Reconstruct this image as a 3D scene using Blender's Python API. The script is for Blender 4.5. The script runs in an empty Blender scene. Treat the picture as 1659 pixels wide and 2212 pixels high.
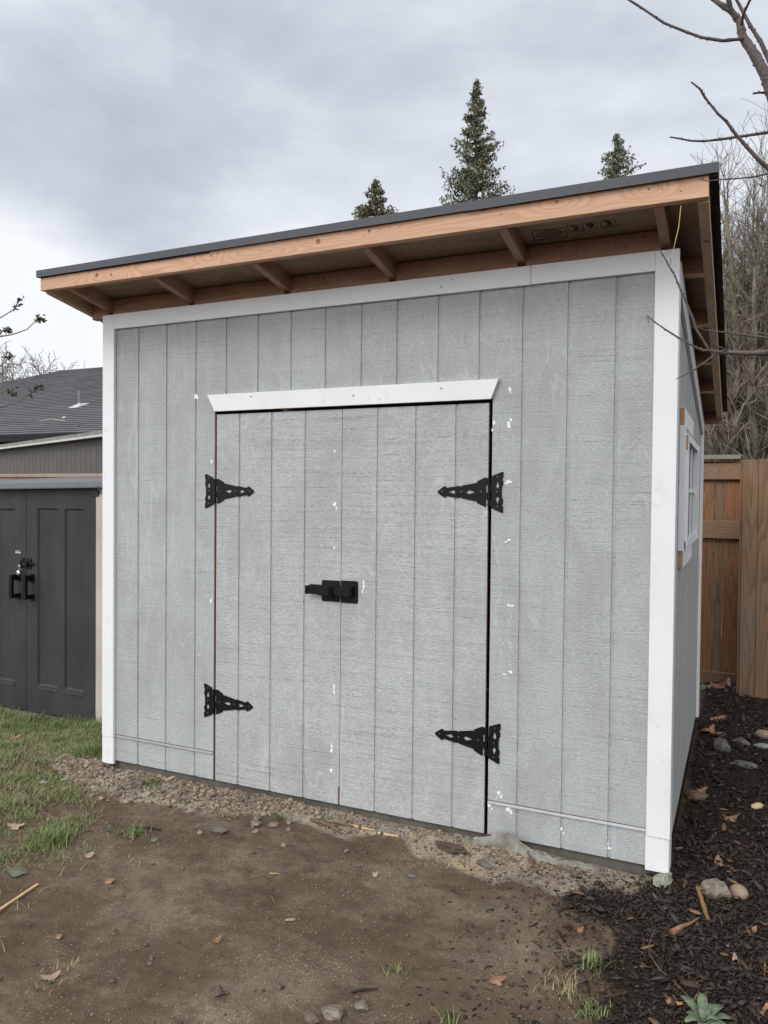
import bpy, math, random
import numpy as np
from mathutils import Vector, Matrix, geometry, noise as mn
random.seed(7); RS=np.random.RandomState(7)
sc=bpy.context.scene
COL=sc.collection
PI=math.pi
# ------------------------------------------------------------------ camera
CF=1669.948; CP=Vector((3.1322,-3.4439,1.5660))
F_=Vector((-.41737,.90850,-.02078)); F_.normalize()
yaw,pit,rol=-.430764,-.020779,.0094714
F_=Vector((math.sin(yaw)*math.cos(pit),math.cos(yaw)*math.cos(pit),math.sin(pit)))
r0=Vector((math.cos(yaw),-math.sin(yaw),0)); u0=r0.cross(F_)
R_=r0*math.cos(rol)+u0*math.sin(rol); U_=u0*math.cos(rol)-r0*math.sin(rol)
def ray(px,py): return F_+R_*((px-829.5)/CF)-U_*((py-1106)/CF)
def onY(px,py,Y):
    d=ray(px,py); return CP+d*((Y-CP.y)/d.y)
def onZ(px,py,Z):
    d=ray(px,py); return CP+d*((Z-CP.z)/d.z)
cam=bpy.data.cameras.new('camera'); co=bpy.data.objects.new('camera',cam); COL.objects.link(co)
m=Matrix((R_,U_,-F_)).transposed().to_4x4(); m.translation=CP; co.matrix_world=m
cam.sensor_fit='HORIZONTAL'; cam.sensor_width=36; cam.lens=36*CF/1659; cam.clip_start=.05; cam.clip_end=1000
sc.camera=co
# ------------------------------------------------------------------ numpy noise
def _h(i,j,s):
    n=(i.astype(np.int64)*374761393+j.astype(np.int64)*668265263+s*1442695041)&0xffffffff
    n=((n^(n>>13))*1274126177)&0xffffffff
    return ((n^(n>>16))&0xffff)/65535.
def vn(x,y,f,s=0):
    x=np.asarray(x,float)*f+1000.3; y=np.asarray(y,float)*f+1000.7
    i=np.floor(x);j=np.floor(y);u=x-i;v=y-j;u=u*u*(3-2*u);v=v*v*(3-2*v)
    return (_h(i,j,s)*(1-u)+_h(i+1,j,s)*u)*(1-v)+(_h(i,j+1,s)*(1-u)+_h(i+1,j+1,s)*u)*v
def fb(x,y,f,s=0,o=3):
    a=0;t=0;w=1
    for k in range(o): a=a+w*vn(x,y,f*2**k,s+k*7); t+=w; w*=.5
    return a/t
def sm(a,b,x):
    t=np.clip((np.asarray(x,float)-a)/(b-a),0,1); return t*t*(3-2*t)
# ------------------------------------------------------------------ ground masks and height
GE=[(-2.6,-.75),(-.5,-.36),(-.2,-.28),(.08,-.36),(.25,-.62),(.40,-.80),(.44,-1.0),(.47,-1.15),(.6,-1.5),(.7,-1.9),(.8,-2.5)]
def grass_mask(x,y):
    x=np.asarray(x,float);y=np.asarray(y,float)
    # signed edge in x as function of y
    ys=[-2.5,-1.9,-1.3,-1.08,-.95,-.75,-.5,-.34,-.2,.0,.2,.5,1.2,4]
    xs=[.0,.1,.18,.30,.40,.42,.16,-.06,-.42,-.60,-.48,-.40,-.35,-.3]
    e=np.interp(y,ys,xs)+(fb(x,y,5,3)-.5)*.35
    m=sm(.10,-.16,x-e)
    bare=np.exp(-(((x-.02)/.16)**2+((y+.60)/.13)**2)*1.2)+.8*np.exp(-(((x-.05)/.10)**2+((y+.95)/.10)**2))+.9*np.exp(-(((x+.36)/.2)**2+((y-.15)/.12)**2))
    m=m*(1-np.clip(bare*1.3,0,1))
    m=m*sm(-.12,.32,fb(x,y,2.2,11)-.15*0+.0)
    return np.clip(m,0,1)
def mulch_mask(x,y):
    x=np.asarray(x,float);y=np.asarray(y,float)
    e=np.interp(y,[-2.5,-.9,-.7,-.44,-.2,-.08,.0,.1],[2.85,2.78,2.70,2.62,2.68,2.76,2.86,2.88])+(fb(x,y,5,21)-.5)*.45*sm(.1,-.1,y)
    return sm(-.16,.16,x-e)
def pale_mask(x,y):
    x=np.asarray(x,float);y=np.asarray(y,float)
    w=np.interp(x,[-.9,-.6,-.3,.0,.5,1,1.4,2.0,2.3,2.6,2.9,3.1],[.02,.16,.30,.34,.38,.32,.26,.28,.40,.48,.20,.01])
    d=-y+(fb(x,y,4,31)-.5)*.22
    m=sm(1.0,.35,d/w)*sm(2.98,2.75,x)*sm(-1.0,-.6,x)
    m=np.where(y>.05,m*sm(.35,.1,y),m)
    return np.clip(m,0,1)
def gravel_mask(x,y):
    x=np.asarray(x,float);y=np.asarray(y,float)
    w=np.interp(x,[-.9,-.6,-.3,.0,.5,.9,1.2,1.5],[.0,.10,.26,.36,.34,.28,.14,.04])
    d=-y+(fb(x,y,4,31)-.5)*.22
    return np.clip(sm(1.15,.5,d/w)*sm(1.5,1.0,x)*sm(-.95,-.65,x)*sm(.3,.1,y),0,1)
def gh(x,y,detail=True):
    x=np.asarray(x,float);y=np.asarray(y,float)
    z=-.052-.125*sm(-.25,-1.5,x)*sm(-.5,.9,y)
    z=z+.014*np.exp(-((y+.06)/.12)**2)*sm(2.5,2.1,x)*sm(-.6,-.2,x)
    z=z+.030*np.exp(-((y+.055)/.06)**2)*np.exp(-((x-2.26)/.17)**2)
    z=z+.010*mulch_mask(x,y)
    if detail:
        z=z+(fb(x,y,2.5,41)-.5)*.024+(fb(x,y,9,42,3)-.5)*.022
        z=z+(vn(x,y,38,43)-.5)*.004
        z=z+(vn(x,y,70,44)-.5)*.006*(.35+gravel_mask(x,y))
    inside=sm(.03,.06,y)*sm(2.62,2.58,y)*sm(-.24,-.20,x)*sm(2.87,2.84,x)
    return z-.12*inside
def gz(x,y): return float(gh(x,y))
# ------------------------------------------------------------------ node helpers
class NT:
    def __init__(s,name,rough=.7,spec=.3):
        s.m=bpy.data.materials.new(name); s.m.use_nodes=True; s.t=s.m.node_tree; s.n=s.t.nodes; s.b=s.n['Principled BSDF']
        s.b.inputs['Roughness'].default_value=rough; s.b.inputs['Specular IOR Level'].default_value=spec
    def node(s,t,ins=None,**kw):
        x=s.n.new(t)
        for k,v in kw.items(): setattr(x,k,v)
        for k,v in (ins or {}).items():
            if isinstance(v,bpy.types.NodeSocket): s.t.links.new(v,x.inputs[k])
            else: x.inputs[k].default_value=v
        return x
    def co(s,scale=(1,1,1),loc=(0,0,0),kind='Object',rot=(0,0,0)):
        if not hasattr(s,'_c'): s._c=s.node('ShaderNodeTexCoord')
        return s.node('ShaderNodeMapping',{'Vector':s._c.outputs[kind],'Scale':scale,'Location':loc,'Rotation':rot}).outputs[0]
    def noise(s,v,sc_=1,det=3,rough=.5,dist=0):
        return s.node('ShaderNodeTexNoise',{'Vector':v,'Scale':sc_,'Detail':det,'Roughness':rough,'Distortion':dist}).outputs['Fac']
    def math(s,op,a,b=0,c=None):
        d={0:a,1:b}
        if c is not None: d[2]=c
        return s.node('ShaderNodeMath',d,operation=op).outputs[0]
    def ramp(s,f,stops):
        r=s.node('ShaderNodeValToRGB',{'Fac':f}); e=r.color_ramp.elements
        while len(e)<len(stops): e.new(.5)
        for q,(p,c) in zip(e,stops):
            q.position=p; q.color=(c,c,c,1) if isinstance(c,(int,float)) else (*c,1)
        return r.outputs[0]
    def mix(s,f,a,b,mode='MIX'):
        x=s.n.new('ShaderNodeMix'); x.data_type='RGBA'; x.blend_type=mode
        for sock,v in ((x.inputs[0],f),(x.inputs[6],a),(x.inputs[7],b)):
            if isinstance(v,bpy.types.NodeSocket): s.t.links.new(v,sock)
            elif isinstance(v,(int,float)): sock.default_value=v
            else: sock.default_value=(*v,1)
        return x.outputs[2]
    def col(s,v):
        if isinstance(v,bpy.types.NodeSocket): s.t.links.new(v,s.b.inputs['Base Color'])
        else: s.b.inputs['Base Color'].default_value=(*v,1)
    def bump(s,h,st=.3,d=.01):
        x=s.node('ShaderNodeBump',{'Height':h,'Strength':st,'Distance':d}); s.t.links.new(x.outputs[0],s.b.inputs['Normal']); return x
def simple(name,c,rough=.6,var=.12,sc_=20,spec=.3,bump=.15,metal=0,bd=.003):
    k=NT(name,rough,spec); v=k.co()
    n=k.noise(v,sc_,4,.6)
    k.col(k.ramp(n,[(.3,tuple(x*(1-var) for x in c)),(.7,tuple(min(1,x*(1+var)) for x in c))]))
    k.b.inputs['Metallic'].default_value=metal
    if bump: k.bump(k.noise(v,sc_*6,3),bump,bd)
    return k.m
def siding_mat(name,base=(.392,.404,.404),seed=0.,side=False):
    k=NT(name,.62,.25)
    L=(seed,seed*.7,seed*1.3)
    # fine saw lines (horizontal), broken up
    v1=k.co((1.9,1.9,125),L); n1=k.noise(v1,1,4,.75,.05)
    v2=k.co((60,60,135),L); n2=k.noise(v2,1,3,.85)
    v3=k.co((16,16,30),L); n3=k.noise(v3,1,4,.6)
    v4=k.co((11,11,1.6),L); n4=k.noise(v4,1,5,.7,.6)      # vertical streaky wash
    v5=k.co((4.2,4.2,2.2),L); n5=k.noise(v5,1,6,.7,.4)
    zone=k.ramp(k.noise(k.co((2.2,2.2,5),L),1,3,.6),[(.35,.45),(.65,1.)])
    lines=k.math('MULTIPLY',k.ramp(n1,[(.28,0.),(.45,.72),(.68,1.)]),1)
    fleck=k.ramp(n2,[(.38,0.),(.62,1.)])
    g=k.math('ADD',k.math('MULTIPLY',lines,.6),k.math('MULTIPLY',fleck,.4))
    g=k.math('ADD',k.math('MULTIPLY',g,zone),k.math('MULTIPLY',k.math('SUBTRACT',1,zone),k.math('ADD',.35,k.math('MULTIPLY',fleck,.65))))
    dk=tuple(x*.48 for x in base); lt=tuple(x*1.26 for x in base)
    c=k.ramp(g,[(.12,dk),(.52,base),(.95,lt)])
    c=k.mix(k.math('MULTIPLY',k.ramp(n4,[(.42,0.),(.66,1.)]),.26),c,(base[0]*1.25,base[1]*1.27,base[2]*1.3))
    c=k.mix(k.math('MULTIPLY',k.ramp(n5,[(.38,1.),(.56,0.)]),.42),c,(base[0]*.80,base[1]*.77,base[2]*.73))
    c=k.mix(k.math('MULTIPLY',k.ramp(k.noise(k.co((2.6,2.6,3.2),(5+seed,2,1)),1,5,.7),[(.60,0.),(.78,1.)]),.5),c,(.30,.29,.26))
    # faint raised wood figure, long in z
    w=k.co((4.2,4.2,.75),(seed*2,1,3)); wn=k.noise(w,1,2.5,.5,.9)
    fig=k.math('PINGPONG',k.math('MULTIPLY',wn,17),1)
    fig=k.ramp(fig,[(.0,1.),(.13,0.)])
    fm=k.ramp(k.noise(k.co((1.4,1.4,.8),(9+seed,4,2)),1,2),[(.46,0.),(.54,1.)])
    fig=k.math('MULTIPLY',fig,fm)
    c=k.mix(k.math('MULTIPLY',fig,.55),c,(base[0]*1.35,base[1]*1.36,base[2]*1.38))
    k.col(c)
    h=k.math('ADD',k.math('ADD',k.math('MULTIPLY',lines,.8),fleck),k.math('ADD',k.math('MULTIPLY',n3,.8),k.math('MULTIPLY',fig,.7)))
    k.bump(h,.6,.0025)
    return k.m
def wood_mat(name,ax,light,dark,seed=0.,knots=(),freq=95.,org=(-.25,0,0),rough=.65,plane=None,contrast=1.,stretch=.5,grey=0.):
    """ax: grain axis 0/1/2. knots: list of world points."""
    k=NT(name,rough,.25)
    s=[1.,1.,1.]; s[ax]=.06/ .1*stretch*.35
    v=k.co(tuple(x*6 for x in s),(seed,seed*1.7,seed*.6))
    n=k.noise(v,1,2.5,.5,.3)
    u=k.math('MULTIPLY',n,freq*.16)
    base=k._c.outputs['Object']
    ksp=None
    for (p,r) in knots:
        sub=k.node('ShaderNodeVectorMath',{0:base,1:tuple(a_-b_ for a_,b_ in zip(p,org))},operation='SUBTRACT').outputs[0]
        sq=[1,1,1]; sq[ax]=.42
        ml=k.node('ShaderNodeVectorMath',{0:sub,1:sq},operation='MULTIPLY').outputs[0]
        d=k.node('ShaderNodeVectorMath',{0:ml},operation='LENGTH').outputs['Value']
        g=k.math('POWER',2.718,k.math('MULTIPLY',k.math('MULTIPLY',d,d),-1/(r*r*7)))
        u=k.math('ADD',u,k.math('MULTIPLY',g,3.2))
        core=k.node('ShaderNodeMapRange',{0:k.node('ShaderNodeVectorMath',{0:sub},operation='LENGTH').outputs['Value'],1:r*.22,2:r*.5,3:1.,4:0.}).outputs[0]
        ksp=core if ksp is None else k.math('MAXIMUM',ksp,core)
    w=k.math('FRACT',u)
    ring=k.ramp(w,[(.0,.0),(.45,.25),(.86,1.),(.93,.9),(1.,0.)])
    fs=[90.,90.,90.]; fs[ax]=3.
    fib=k.noise(k.co(tuple(fs),(seed,0,0)),1,4,.7)
    c=k.mix(k.math('MULTIPLY',ring,.55*contrast),light,dark)
    c=k.mix(k.math('MULTIPLY',k.ramp(fib,[(.3,1.),(.7,0.)]),.30),c,tuple(x*.9 for x in dark))
    big=k.noise(k.co((1.3,1.3,1.3),(seed,3,1)),1,3)
    c=k.mix(k.math('MULTIPLY',k.ramp(big,[(.35,0.),(.7,1.)]),.35),c,tuple(x*.72 for x in light))
    if ksp is not None: c=k.mix(k.math('MULTIPLY',ksp,.85),c,(.14,.06,.03))
    if grey: 
        c=k.mix(k.math('MULTIPLY',k.ramp(k.noise(k.co((3,3,1.1),(seed,5,5)),1,4,.6),[(.3,0.),(.7,1.)]),grey),c,(.20,.19,.16))
    k.col(c)
    k.bump(k.math('ADD',fib,k.math('MULTIPLY',ring,.4)),.25,.002)
    return k.m
# ------------------------------------------------------------------ materials
M={}
M['siding']=siding_mat('grey_primed_siding')
M['siding_door']=siding_mat('grey_primed_siding_door',(.405,.414,.412),3.7)
M['siding_side']=siding_mat('grey_primed_siding_side',(.39,.39,.375),8.1,True)
def white_mat():
    k=NT('white_trim_paint',.45,.35); v=k.co()
    n=k.noise(v,3,5,.6); s=k.noise(k.co((9,9,9),(3,1,4)),1,6,.75)
    c=k.ramp(n,[(.3,(.735,.735,.735)),(.7,(.795,.795,.795))])
    c=k.mix(k.math('MULTIPLY',k.ramp(s,[(.58,0.),(.68,1.)]),.45),c,(.58,.58,.58))
    sp=k.noise(k.co((38,38,38),(1,1,1)),1,2)
    c=k.mix(k.ramp(sp,[(.745,0.),(.765,.8)]),c,(.25,.23,.22))
    k.col(c); k.bump(k.math('ADD',k.noise(k.co((60,60,8)),1,3),k.math('MULTIPLY',k.noise(v,14,3),1.5)),.18,.003); return k.m
M['white']=white_mat()
FL,FD=(.68,.43,.285),(.45,.22,.12)
kn=[((.016,-.338,2.722),.03),((.115,-.338,2.712),.02),((.76,-.338,2.735),.016),((1.36,-.338,2.728),.032),((1.62,-.338,2.74),.02),((2.45,-.338,2.745),.016),((2.80,-.338,2.74),.012)]
M['fascia']=wood_mat('fir_fascia',0,FL,FD,2.3,kn,stretch=.45)
M['fir_y']=wood_mat('fir_rafter',1,(.43,.27,.185),(.28,.15,.10),5.1,stretch=.5)
M['fir_x']=wood_mat('fir_blocking',0,(.37,.21,.135),(.22,.11,.07),7.7,[((2.32,0,2.66),.012),((2.54,0,2.655),.012),((2.75,0,2.67),.014),((1.2,0,2.66),.02)],stretch=.5)
M['fir_block']=wood_mat('fir_ladder_block',0,(.66,.50,.34),(.5,.30,.17),1.2)
M['ply']=wood_mat('plywood_sheathing',0,(.36,.275,.18),(.24,.17,.11),11.3,[((1.75,-.1,2.7),.02),((.9,-.15,2.72),.02),((2.95,.6,2.6),.02)],freq=40,stretch=.9)
M['barge']=wood_mat('fir_barge',1,(.62,.46,.30),(.44,.29,.17),4.4,[((2.99,.9,2.47),.03),((2.99,.0,2.62),.03)],stretch=.4)
M['rawedge']=wood_mat('raw_siding_edge',2,(.62,.40,.25),(.34,.18,.10),3.1)
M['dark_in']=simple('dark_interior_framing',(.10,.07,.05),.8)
M['slab']=simple('damp_concrete_slab',(.115,.105,.09),.85,.25,14,bump=.4)
M['drip']=simple('dark_grey_metal_flashing',(.070,.074,.084),.5,.06,3,.3,.05,.0)
M['felt']=simple('black_roofing_felt',(.012,.012,.013),.75,.3,30,bump=.5)
M['shingle']=simple('asphalt_shingle',(.05,.05,.055),.9,.3,60,bump=.5)
M['galv']=simple('galvanised_flashing',(.50,.51,.52),.35,.08,20,.5,.1,.35)
M['flash_l']=simple('dull_flashing',(.30,.31,.31),.5,.08,20,.3,.1,0)
M['black']=simple('black_powder_coat',(.006,.006,.007),.45,.15,60,.22,.12)
M['screw']=simple('black_screw_head',(.03,.03,.032),.25,.1,60,.5,0)
M['paintdab']=simple('white_paint_dab',(.85,.86,.88),.5,.04,40,.3,.3)
M['stain']=simple('black_stamp_ink',(.014,.010,.009),.8,.2,50,bump=0)
M['endgrain']=wood_mat('cut_board_end',2,(.50,.32,.19),(.28,.15,.08),2.2,freq=160)
M['glass']=simple('dark_window_glass',(.02,.023,.026),.25,.1,3,.25,0)
M['plastic']=None
def plast(name,c):
    k=NT(name,.55,.22); g=k.noise(k.co((55,55,2.0)),1,4,.6,.8)
    n=k.noise(k.co(),3,3)
    d_=k.noise(k.co((5,5,1.2),(2,2,2)),1,5,.65)
    k.col(k.mix(k.math('MULTIPLY',k.ramp(d_,[(.45,0.),(.7,1.)]),.35),k.ramp(n,[(.3,tuple(x*.85 for x in c)),(.7,tuple(x*1.15 for x in c))]),tuple(x*1.7+.012 for x in c)))
    k.bump(g,.6,.003); return k.m
M['plastic']=plast('dark_grey_moulded_plastic',(.038,.039,.038))
M['plastic_roof']=simple('grey_plastic_roof',(.10,.105,.11),.45,.1,6,.35)
M['beige']=plast('beige_moulded_plastic',(.42,.38,.33))
M['chrome']=simple('polished_padlock_steel',(.75,.75,.74),.16,.05,10,.5,0,1.)
M['label_w']=simple('silver_nameplate',(.62,.62,.60),.4,.05,10,.4,0)
M['nh_wall']=simple('brown_grey_board_siding',(.115,.108,.10),.8,.1,6)
M['gutter']=simple('weathered_gutter_metal',(.20,.195,.17),.6,.3,8,.3,.3)
M['gutter_lip']=simple('white_gutter_lip',(.5,.5,.48),.5,.15,12)
def shg():
    k=NT('grey_roof_shingles',.85,.2); v=k.co()
    b=k.node('ShaderNodeTexBrick',{'Vector':k.co((1,1,1),(0,0,0)),'Scale':1.,'Color1':(.10,.102,.108,1),'Color2':(.14,.142,.15,1),'Mortar':(.03,.03,.03,1),'Mortar Size':.006,'Brick Width':.42,'Row Height':.1345}).outputs[0]
    n=k.noise(v,5,4,.6); k.col(k.mix(.45,b,k.ramp(n,[(.3,(.10,.102,.108)),(.7,(.15,.15,.155))])))
    k.bump(k.noise(v,90,2),.3,.004); return k.m
M['house_roof']=shg()
M['fence_old']=wood_mat('weathered_cedar_board',2,(.31,.175,.09),(.13,.068,.034),6.2,stretch=.4,grey=.42,contrast=1.5)
M['fence_new']=wood_mat('amber_cedar_board',2,(.36,.165,.07),(.15,.06,.028),9.6,stretch=.4,grey=.2,contrast=1.4)
M['fence_rail']=wood_mat('fence_rail_wood',0,(.34,.195,.11),(.18,.09,.045),8.3,[((2.97,3.925,1.81),.03)],grey=.35,org=(2.6,3.95,-.1))
M['fence_cap']=wood_mat('fence_cap_wood',0,(.30,.27,.22),(.2,.17,.13),1.3,grey=.5)
M['pinkwood']=wood_mat('pale_fence_rail',0,(.46,.33,.27),(.33,.22,.17),5.3,grey=.35)
M['bark']=simple('grey_brown_bark',(.16,.135,.115),.85,.4,9,bump=.8,bd=.01)
M['bark_far']=simple('distant_grey_bark',(.19,.17,.165),.85,.2,4,bump=0)
M['bark_moss']=simple('mossy_tree_bark',(.20,.17,.132),.9,.5,6,bump=.8,bd=.02)
M['twig']=simple('fruit_tree_bark',(.10,.075,.068),.6,.35,25,.35,.6,bd=.004)
M['stem_c']=simple('conifer_trunk',(.09,.07,.05),.9,.2,6,bump=.4)
def leafm(name,c1,c2,sc_=3.,rough=.6):
    k=NT(name,rough,.3); g=k.node('ShaderNodeNewGeometry').outputs['Random Per Island']
    n=k.noise(k.co(),sc_,3); f=k.math('ADD',k.math('MULTIPLY',g,.6),k.math('MULTIPLY',n,.4))
    k.col(k.ramp(f,[(.25,c1),(.75,c2)])); return k.m
M['conifer']=leafm('conifer_foliage',(.07,.08,.05),(.24,.24,.15),.5)
M['conifer_b']=leafm('olive_conifer_foliage',(.07,.065,.032),(.20,.17,.085),.5)
M['holly']=leafm('evergreen_leaves',(.035,.05,.018),(.10,.12,.05),2)
M['hedge']=leafm('dark_hedge_leaves',(.02,.028,.014),(.06,.07,.03),1)
M['grass']=leafm('grass_blades',(.065,.105,.028),(.27,.32,.12),2.5)
M['drygrass']=leafm('straw_blades',(.22,.19,.09),(.40,.34,.19),6)
M['mulch']=leafm('bark_mulch',(.009,.0065,.0045),(.056,.038,.026),20,.65)
M['mulch_l']=leafm('light_bark_chips',(.09,.05,.028),(.22,.13,.07),20,.7)
M['pebble']=leafm('pale_gravel',(.12,.092,.065),(.31,.25,.18),30,.9)
M['saw']=leafm('sawdust_specks',(.26,.22,.15),(.55,.46,.32),30,.8)
M['sawy']=leafm('yellow_sawdust',(.45,.32,.14),(.62,.47,.25),30,.8)
M['clod']=leafm('soil_clods',(.07,.05,.035),(.17,.135,.10),30,.9)
M['rock']=simple('grey_brown_rock',(.21,.175,.135),.8,.45,22,bump=1.,bd=.01)
M['rock_pale']=simple('pale_concrete_chunk',(.33,.33,.26),.9,.4,40,bump=1.,bd=.01)
M['stone_tan']=simple('tan_river_stone',(.27,.20,.14),.6,.2,14,bump=.3)
M['rock_grey']=simple('grey_garden_rock',(.125,.118,.10),.8,.35,25,bump=1.,bd=.008)
M['leaf_br']=simple('brown_dead_leaf',(.26,.15,.085),.7,.4,30,bump=.5)
M['leaf_pk']=simple('pinkish_dead_leaf',(.36,.25,.18),.7,.25,30,bump=.5)
M['leaf_dk']=simple('dark_dead_leaf',(.10,.07,.055),.6,.3,30,bump=.5)
M['leaf_or']=simple('orange_brown_leaf',(.26,.14,.075),.6,.4,30,bump=.5)
M['leaf_gn']=simple('green_grey_leaf',(.11,.125,.08),.7,.3,30,bump=.4)
M['stick']=simple('dead_stick',(.13,.085,.05),.8,.4,20,bump=.7)
M['stick_y']=simple('pale_stripped_stick',(.55,.38,.18),.6,.2,20,bump=.3)
M['stick_o']=simple('ochre_stick',(.22,.13,.05),.6,.5,30,bump=.6)
M['fabric']=simple('pale_grey_cloth',(.21,.20,.17),.9,.45,16,bump=.9)
M['plant']=simple('fuzzy_green_leaf',(.14,.175,.11),.85,.45,30,.1,.8)
M['wire']=simple('grey_power_cable',(.16,.16,.17),.6,.05,5,bump=0)
M['nail']=simple('steel_screw',(.06,.055,.05),.5,.1,5,bump=0)
def ground_mat():
    k=NT('bare_earth',.92,.15); v=k.co()
    at=k.node('ShaderNodeAttribute',attribute_name='mask').outputs['Color']
    s=k.node('ShaderNodeSeparateColor',{0:at}); pale,mul,gr=s.outputs[0],s.outputs[1],s.outputs[2]
    n=k.noise(v,2.3,6,.65); n2=k.noise(v,14,6,.75); n3=k.noise(v,220,2,.6)
    st=k.noise(k.co((3,9,1),(0,0,0),rot=(0,0,.5)),1,5,.7)
    c=k.ramp(n,[(.3,(.082,.055,.033)),(.5,(.145,.105,.067)),(.72,(.215,.165,.110))])
    c=k.mix(k.math('MULTIPLY',k.ramp(n2,[(.40,1.),(.58,0.)]),.65),c,(.055,.039,.028))
    c=k.mix(k.math('MULTIPLY',k.ramp(st,[(.5,0.),(.75,1.)]),.45),c,(.165,.135,.10))
    # fine pale specks everywhere
    spk=k.ramp(k.noise(k.co((150,150,150)),1,2,.7),[(.58,0.),(.68,1.)])
    zone=k.ramp(k.noise(v,3.1,4,.6),[(.42,.05),(.58,1.)])
    c=k.mix(k.math('MULTIPLY',zone,.30),c,(.20,.165,.12))
    c=k.mix(k.math('MULTIPLY',k.math('MULTIPLY',spk,zone),.8),c,(.40,.34,.25))
    dsp=k.ramp(k.noise(k.co((170,170,170),(4,4,4)),1,1),[(.62,0.),(.72,1.)])
    c=k.mix(k.math('MULTIPLY',dsp,.6),c,(.04,.028,.02))
    dmp=k.ramp(k.noise(k.co((1.5,2.6,1),(2,7,0)),1,5,.65,.5),[(.44,1.),(.56,0.)])
    c=k.mix(k.math('MULTIPLY',dmp,.6),c,(.080,.052,.032))
    pn=k.ramp(k.math('ADD',k.math('MULTIPLY',pale,1.15),k.math('MULTIPLY',k.math('SUBTRACT',n2,.5),1.1)),[(.22,0.),(.62,1.)])
    pc=k.ramp(k.math('ADD',k.math('MULTIPLY',n3,.6),k.math('MULTIPLY',n2,.4)),[(.36,(.15,.12,.088)),(.62,(.50,.44,.345))])
    pbk=k.ramp(k.noise(k.co((6,6,6),(7,3,0)),1,6,.75),[(.40,.5),(.56,1.)])
    c=k.mix(k.math('MULTIPLY',k.math('MULTIPLY',pn,pbk),.95),c,pc)
    mc=k.ramp(n3,[(.3,(.012,.009,.007)),(.7,(.035,.025,.02))])
    c=k.mix(k.ramp(k.math('ADD',mul,k.math('MULTIPLY',k.math('SUBTRACT',n2,.5),.8)),[(.35,0.),(.65,1.)]),c,mc)
    c=k.mix(k.math('MULTIPLY',gr,.45),c,(.05,.05,.025))
    k.col(c)
    k.bump(k.math('ADD',k.math('MULTIPLY',n2,1.),k.math('MULTIPLY',n3,.45)),.8,.012)
    return k.m
M['ground']=ground_mat()
# ------------------------------------------------------------------ object helpers
def tag(o,label=None,cat=None,group=None,kind=None):
    for a,b in (('label',label),('category',cat),('group',group),('kind',kind)):
        if b: o[a]=b
    return o
def empty(name,loc,label=None,cat=None,group=None):
    o=bpy.data.objects.new(name,None); o.empty_display_size=.1; COL.objects.link(o); o.location=loc
    return tag(o,label,cat,group)
def wloc(o):
    p=Vector(o.location)
    while o.parent: o=o.parent; p=p+Vector(o.location)
    return p
class MB:
    def __init__(s): s.v=[];s.f=[];s.mi=[]
    def add(s,vs,fs,mi=0):
        b=len(s.v); s.v+= [tuple(x) for x in vs]; s.f+=[tuple(i+b for i in f) for f in fs]; s.mi+=[mi]*len(fs); return s
    def box(s,x0,x1,y0,y1,z0,z1,mi=0):
        return s.add([(x0,y0,z0),(x1,y0,z0),(x1,y1,z0),(x0,y1,z0),(x0,y0,z1),(x1,y0,z1),(x1,y1,z1),(x0,y1,z1)],
            [(0,3,2,1),(4,5,6,7),(0,1,5,4),(1,2,6,5),(2,3,7,6),(3,0,4,7)],mi)
    def hexa(s,p,mi=0):  # 8 points bottom ccw then top
        return s.add(p,[(0,3,2,1),(4,5,6,7),(0,1,5,4),(1,2,6,5),(2,3,7,6),(3,0,4,7)],mi)
    def tube(s,pts,rs,n=8,mi=0,cap=True):
        pts=[Vector(p) for p in pts]; b=len(s.v); prev=None
        for i,p in enumerate(pts):
            t=(pts[min(i+1,len(pts)-1)]-pts[max(i-1,0)])
            if t.length<1e-9: t=Vector((0,0,1))
            t.normalize()
            a=prev if prev is not None else (Vector((0,0,1)) if abs(t.z)<.9 else Vector((1,0,0)))
            a=(a-t*a.dot(t)); 
            if a.length<1e-6: a=t.orthogonal()
            a.normalize(); prev=a; c=t.cross(a)
            r=rs[i] if hasattr(rs,'__len__') else rs
            for k in range(n):
                q=2*PI*k/n; s.v.append(tuple(p+a*(r*math.cos(q))+c*(r*math.sin(q))))
        for i in range(len(pts)-1):
            for k in range(n):
                s.f.append((b+i*n+k,b+i*n+(k+1)%n,b+(i+1)*n+(k+1)%n,b+(i+1)*n+k)); s.mi.append(mi)
        if cap:
            s.f.append(tuple(b+k for k in reversed(range(n)))); s.mi.append(mi)
            s.f.append(tuple(b+(len(pts)-1)*n+k for k in range(n))); s.mi.append(mi)
        return s
    def build(s,name,mats,parent=None,smooth=False,bevel=0,origin=None):
        me=bpy.data.meshes.new(name)
        o0=wloc(parent) if parent else (Vector(origin) if origin is not None else Vector((0,0,0)))
        me.from_pydata([(a-o0.x,b-o0.y,c-o0.z) for a,b,c in s.v],[],s.f)
        if not isinstance(mats,(list,tuple)): mats=[mats]
        for m_ in mats: me.materials.append(m_)
        if len(mats)>1: me.polygons.foreach_set('material_index',s.mi)
        if smooth: me.polygons.foreach_set('use_smooth',[True]*len(s.f))
        me.update()
        o=bpy.data.objects.new(name,me); COL.objects.link(o)
        if parent: o.parent=parent
        elif origin is not None: o.location=origin
        if bevel:
            b=o.modifiers.new('bevel','BEVEL'); b.width=bevel; b.segments=2; b.limit_method='ANGLE'; b.angle_limit=.6
        return o
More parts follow.
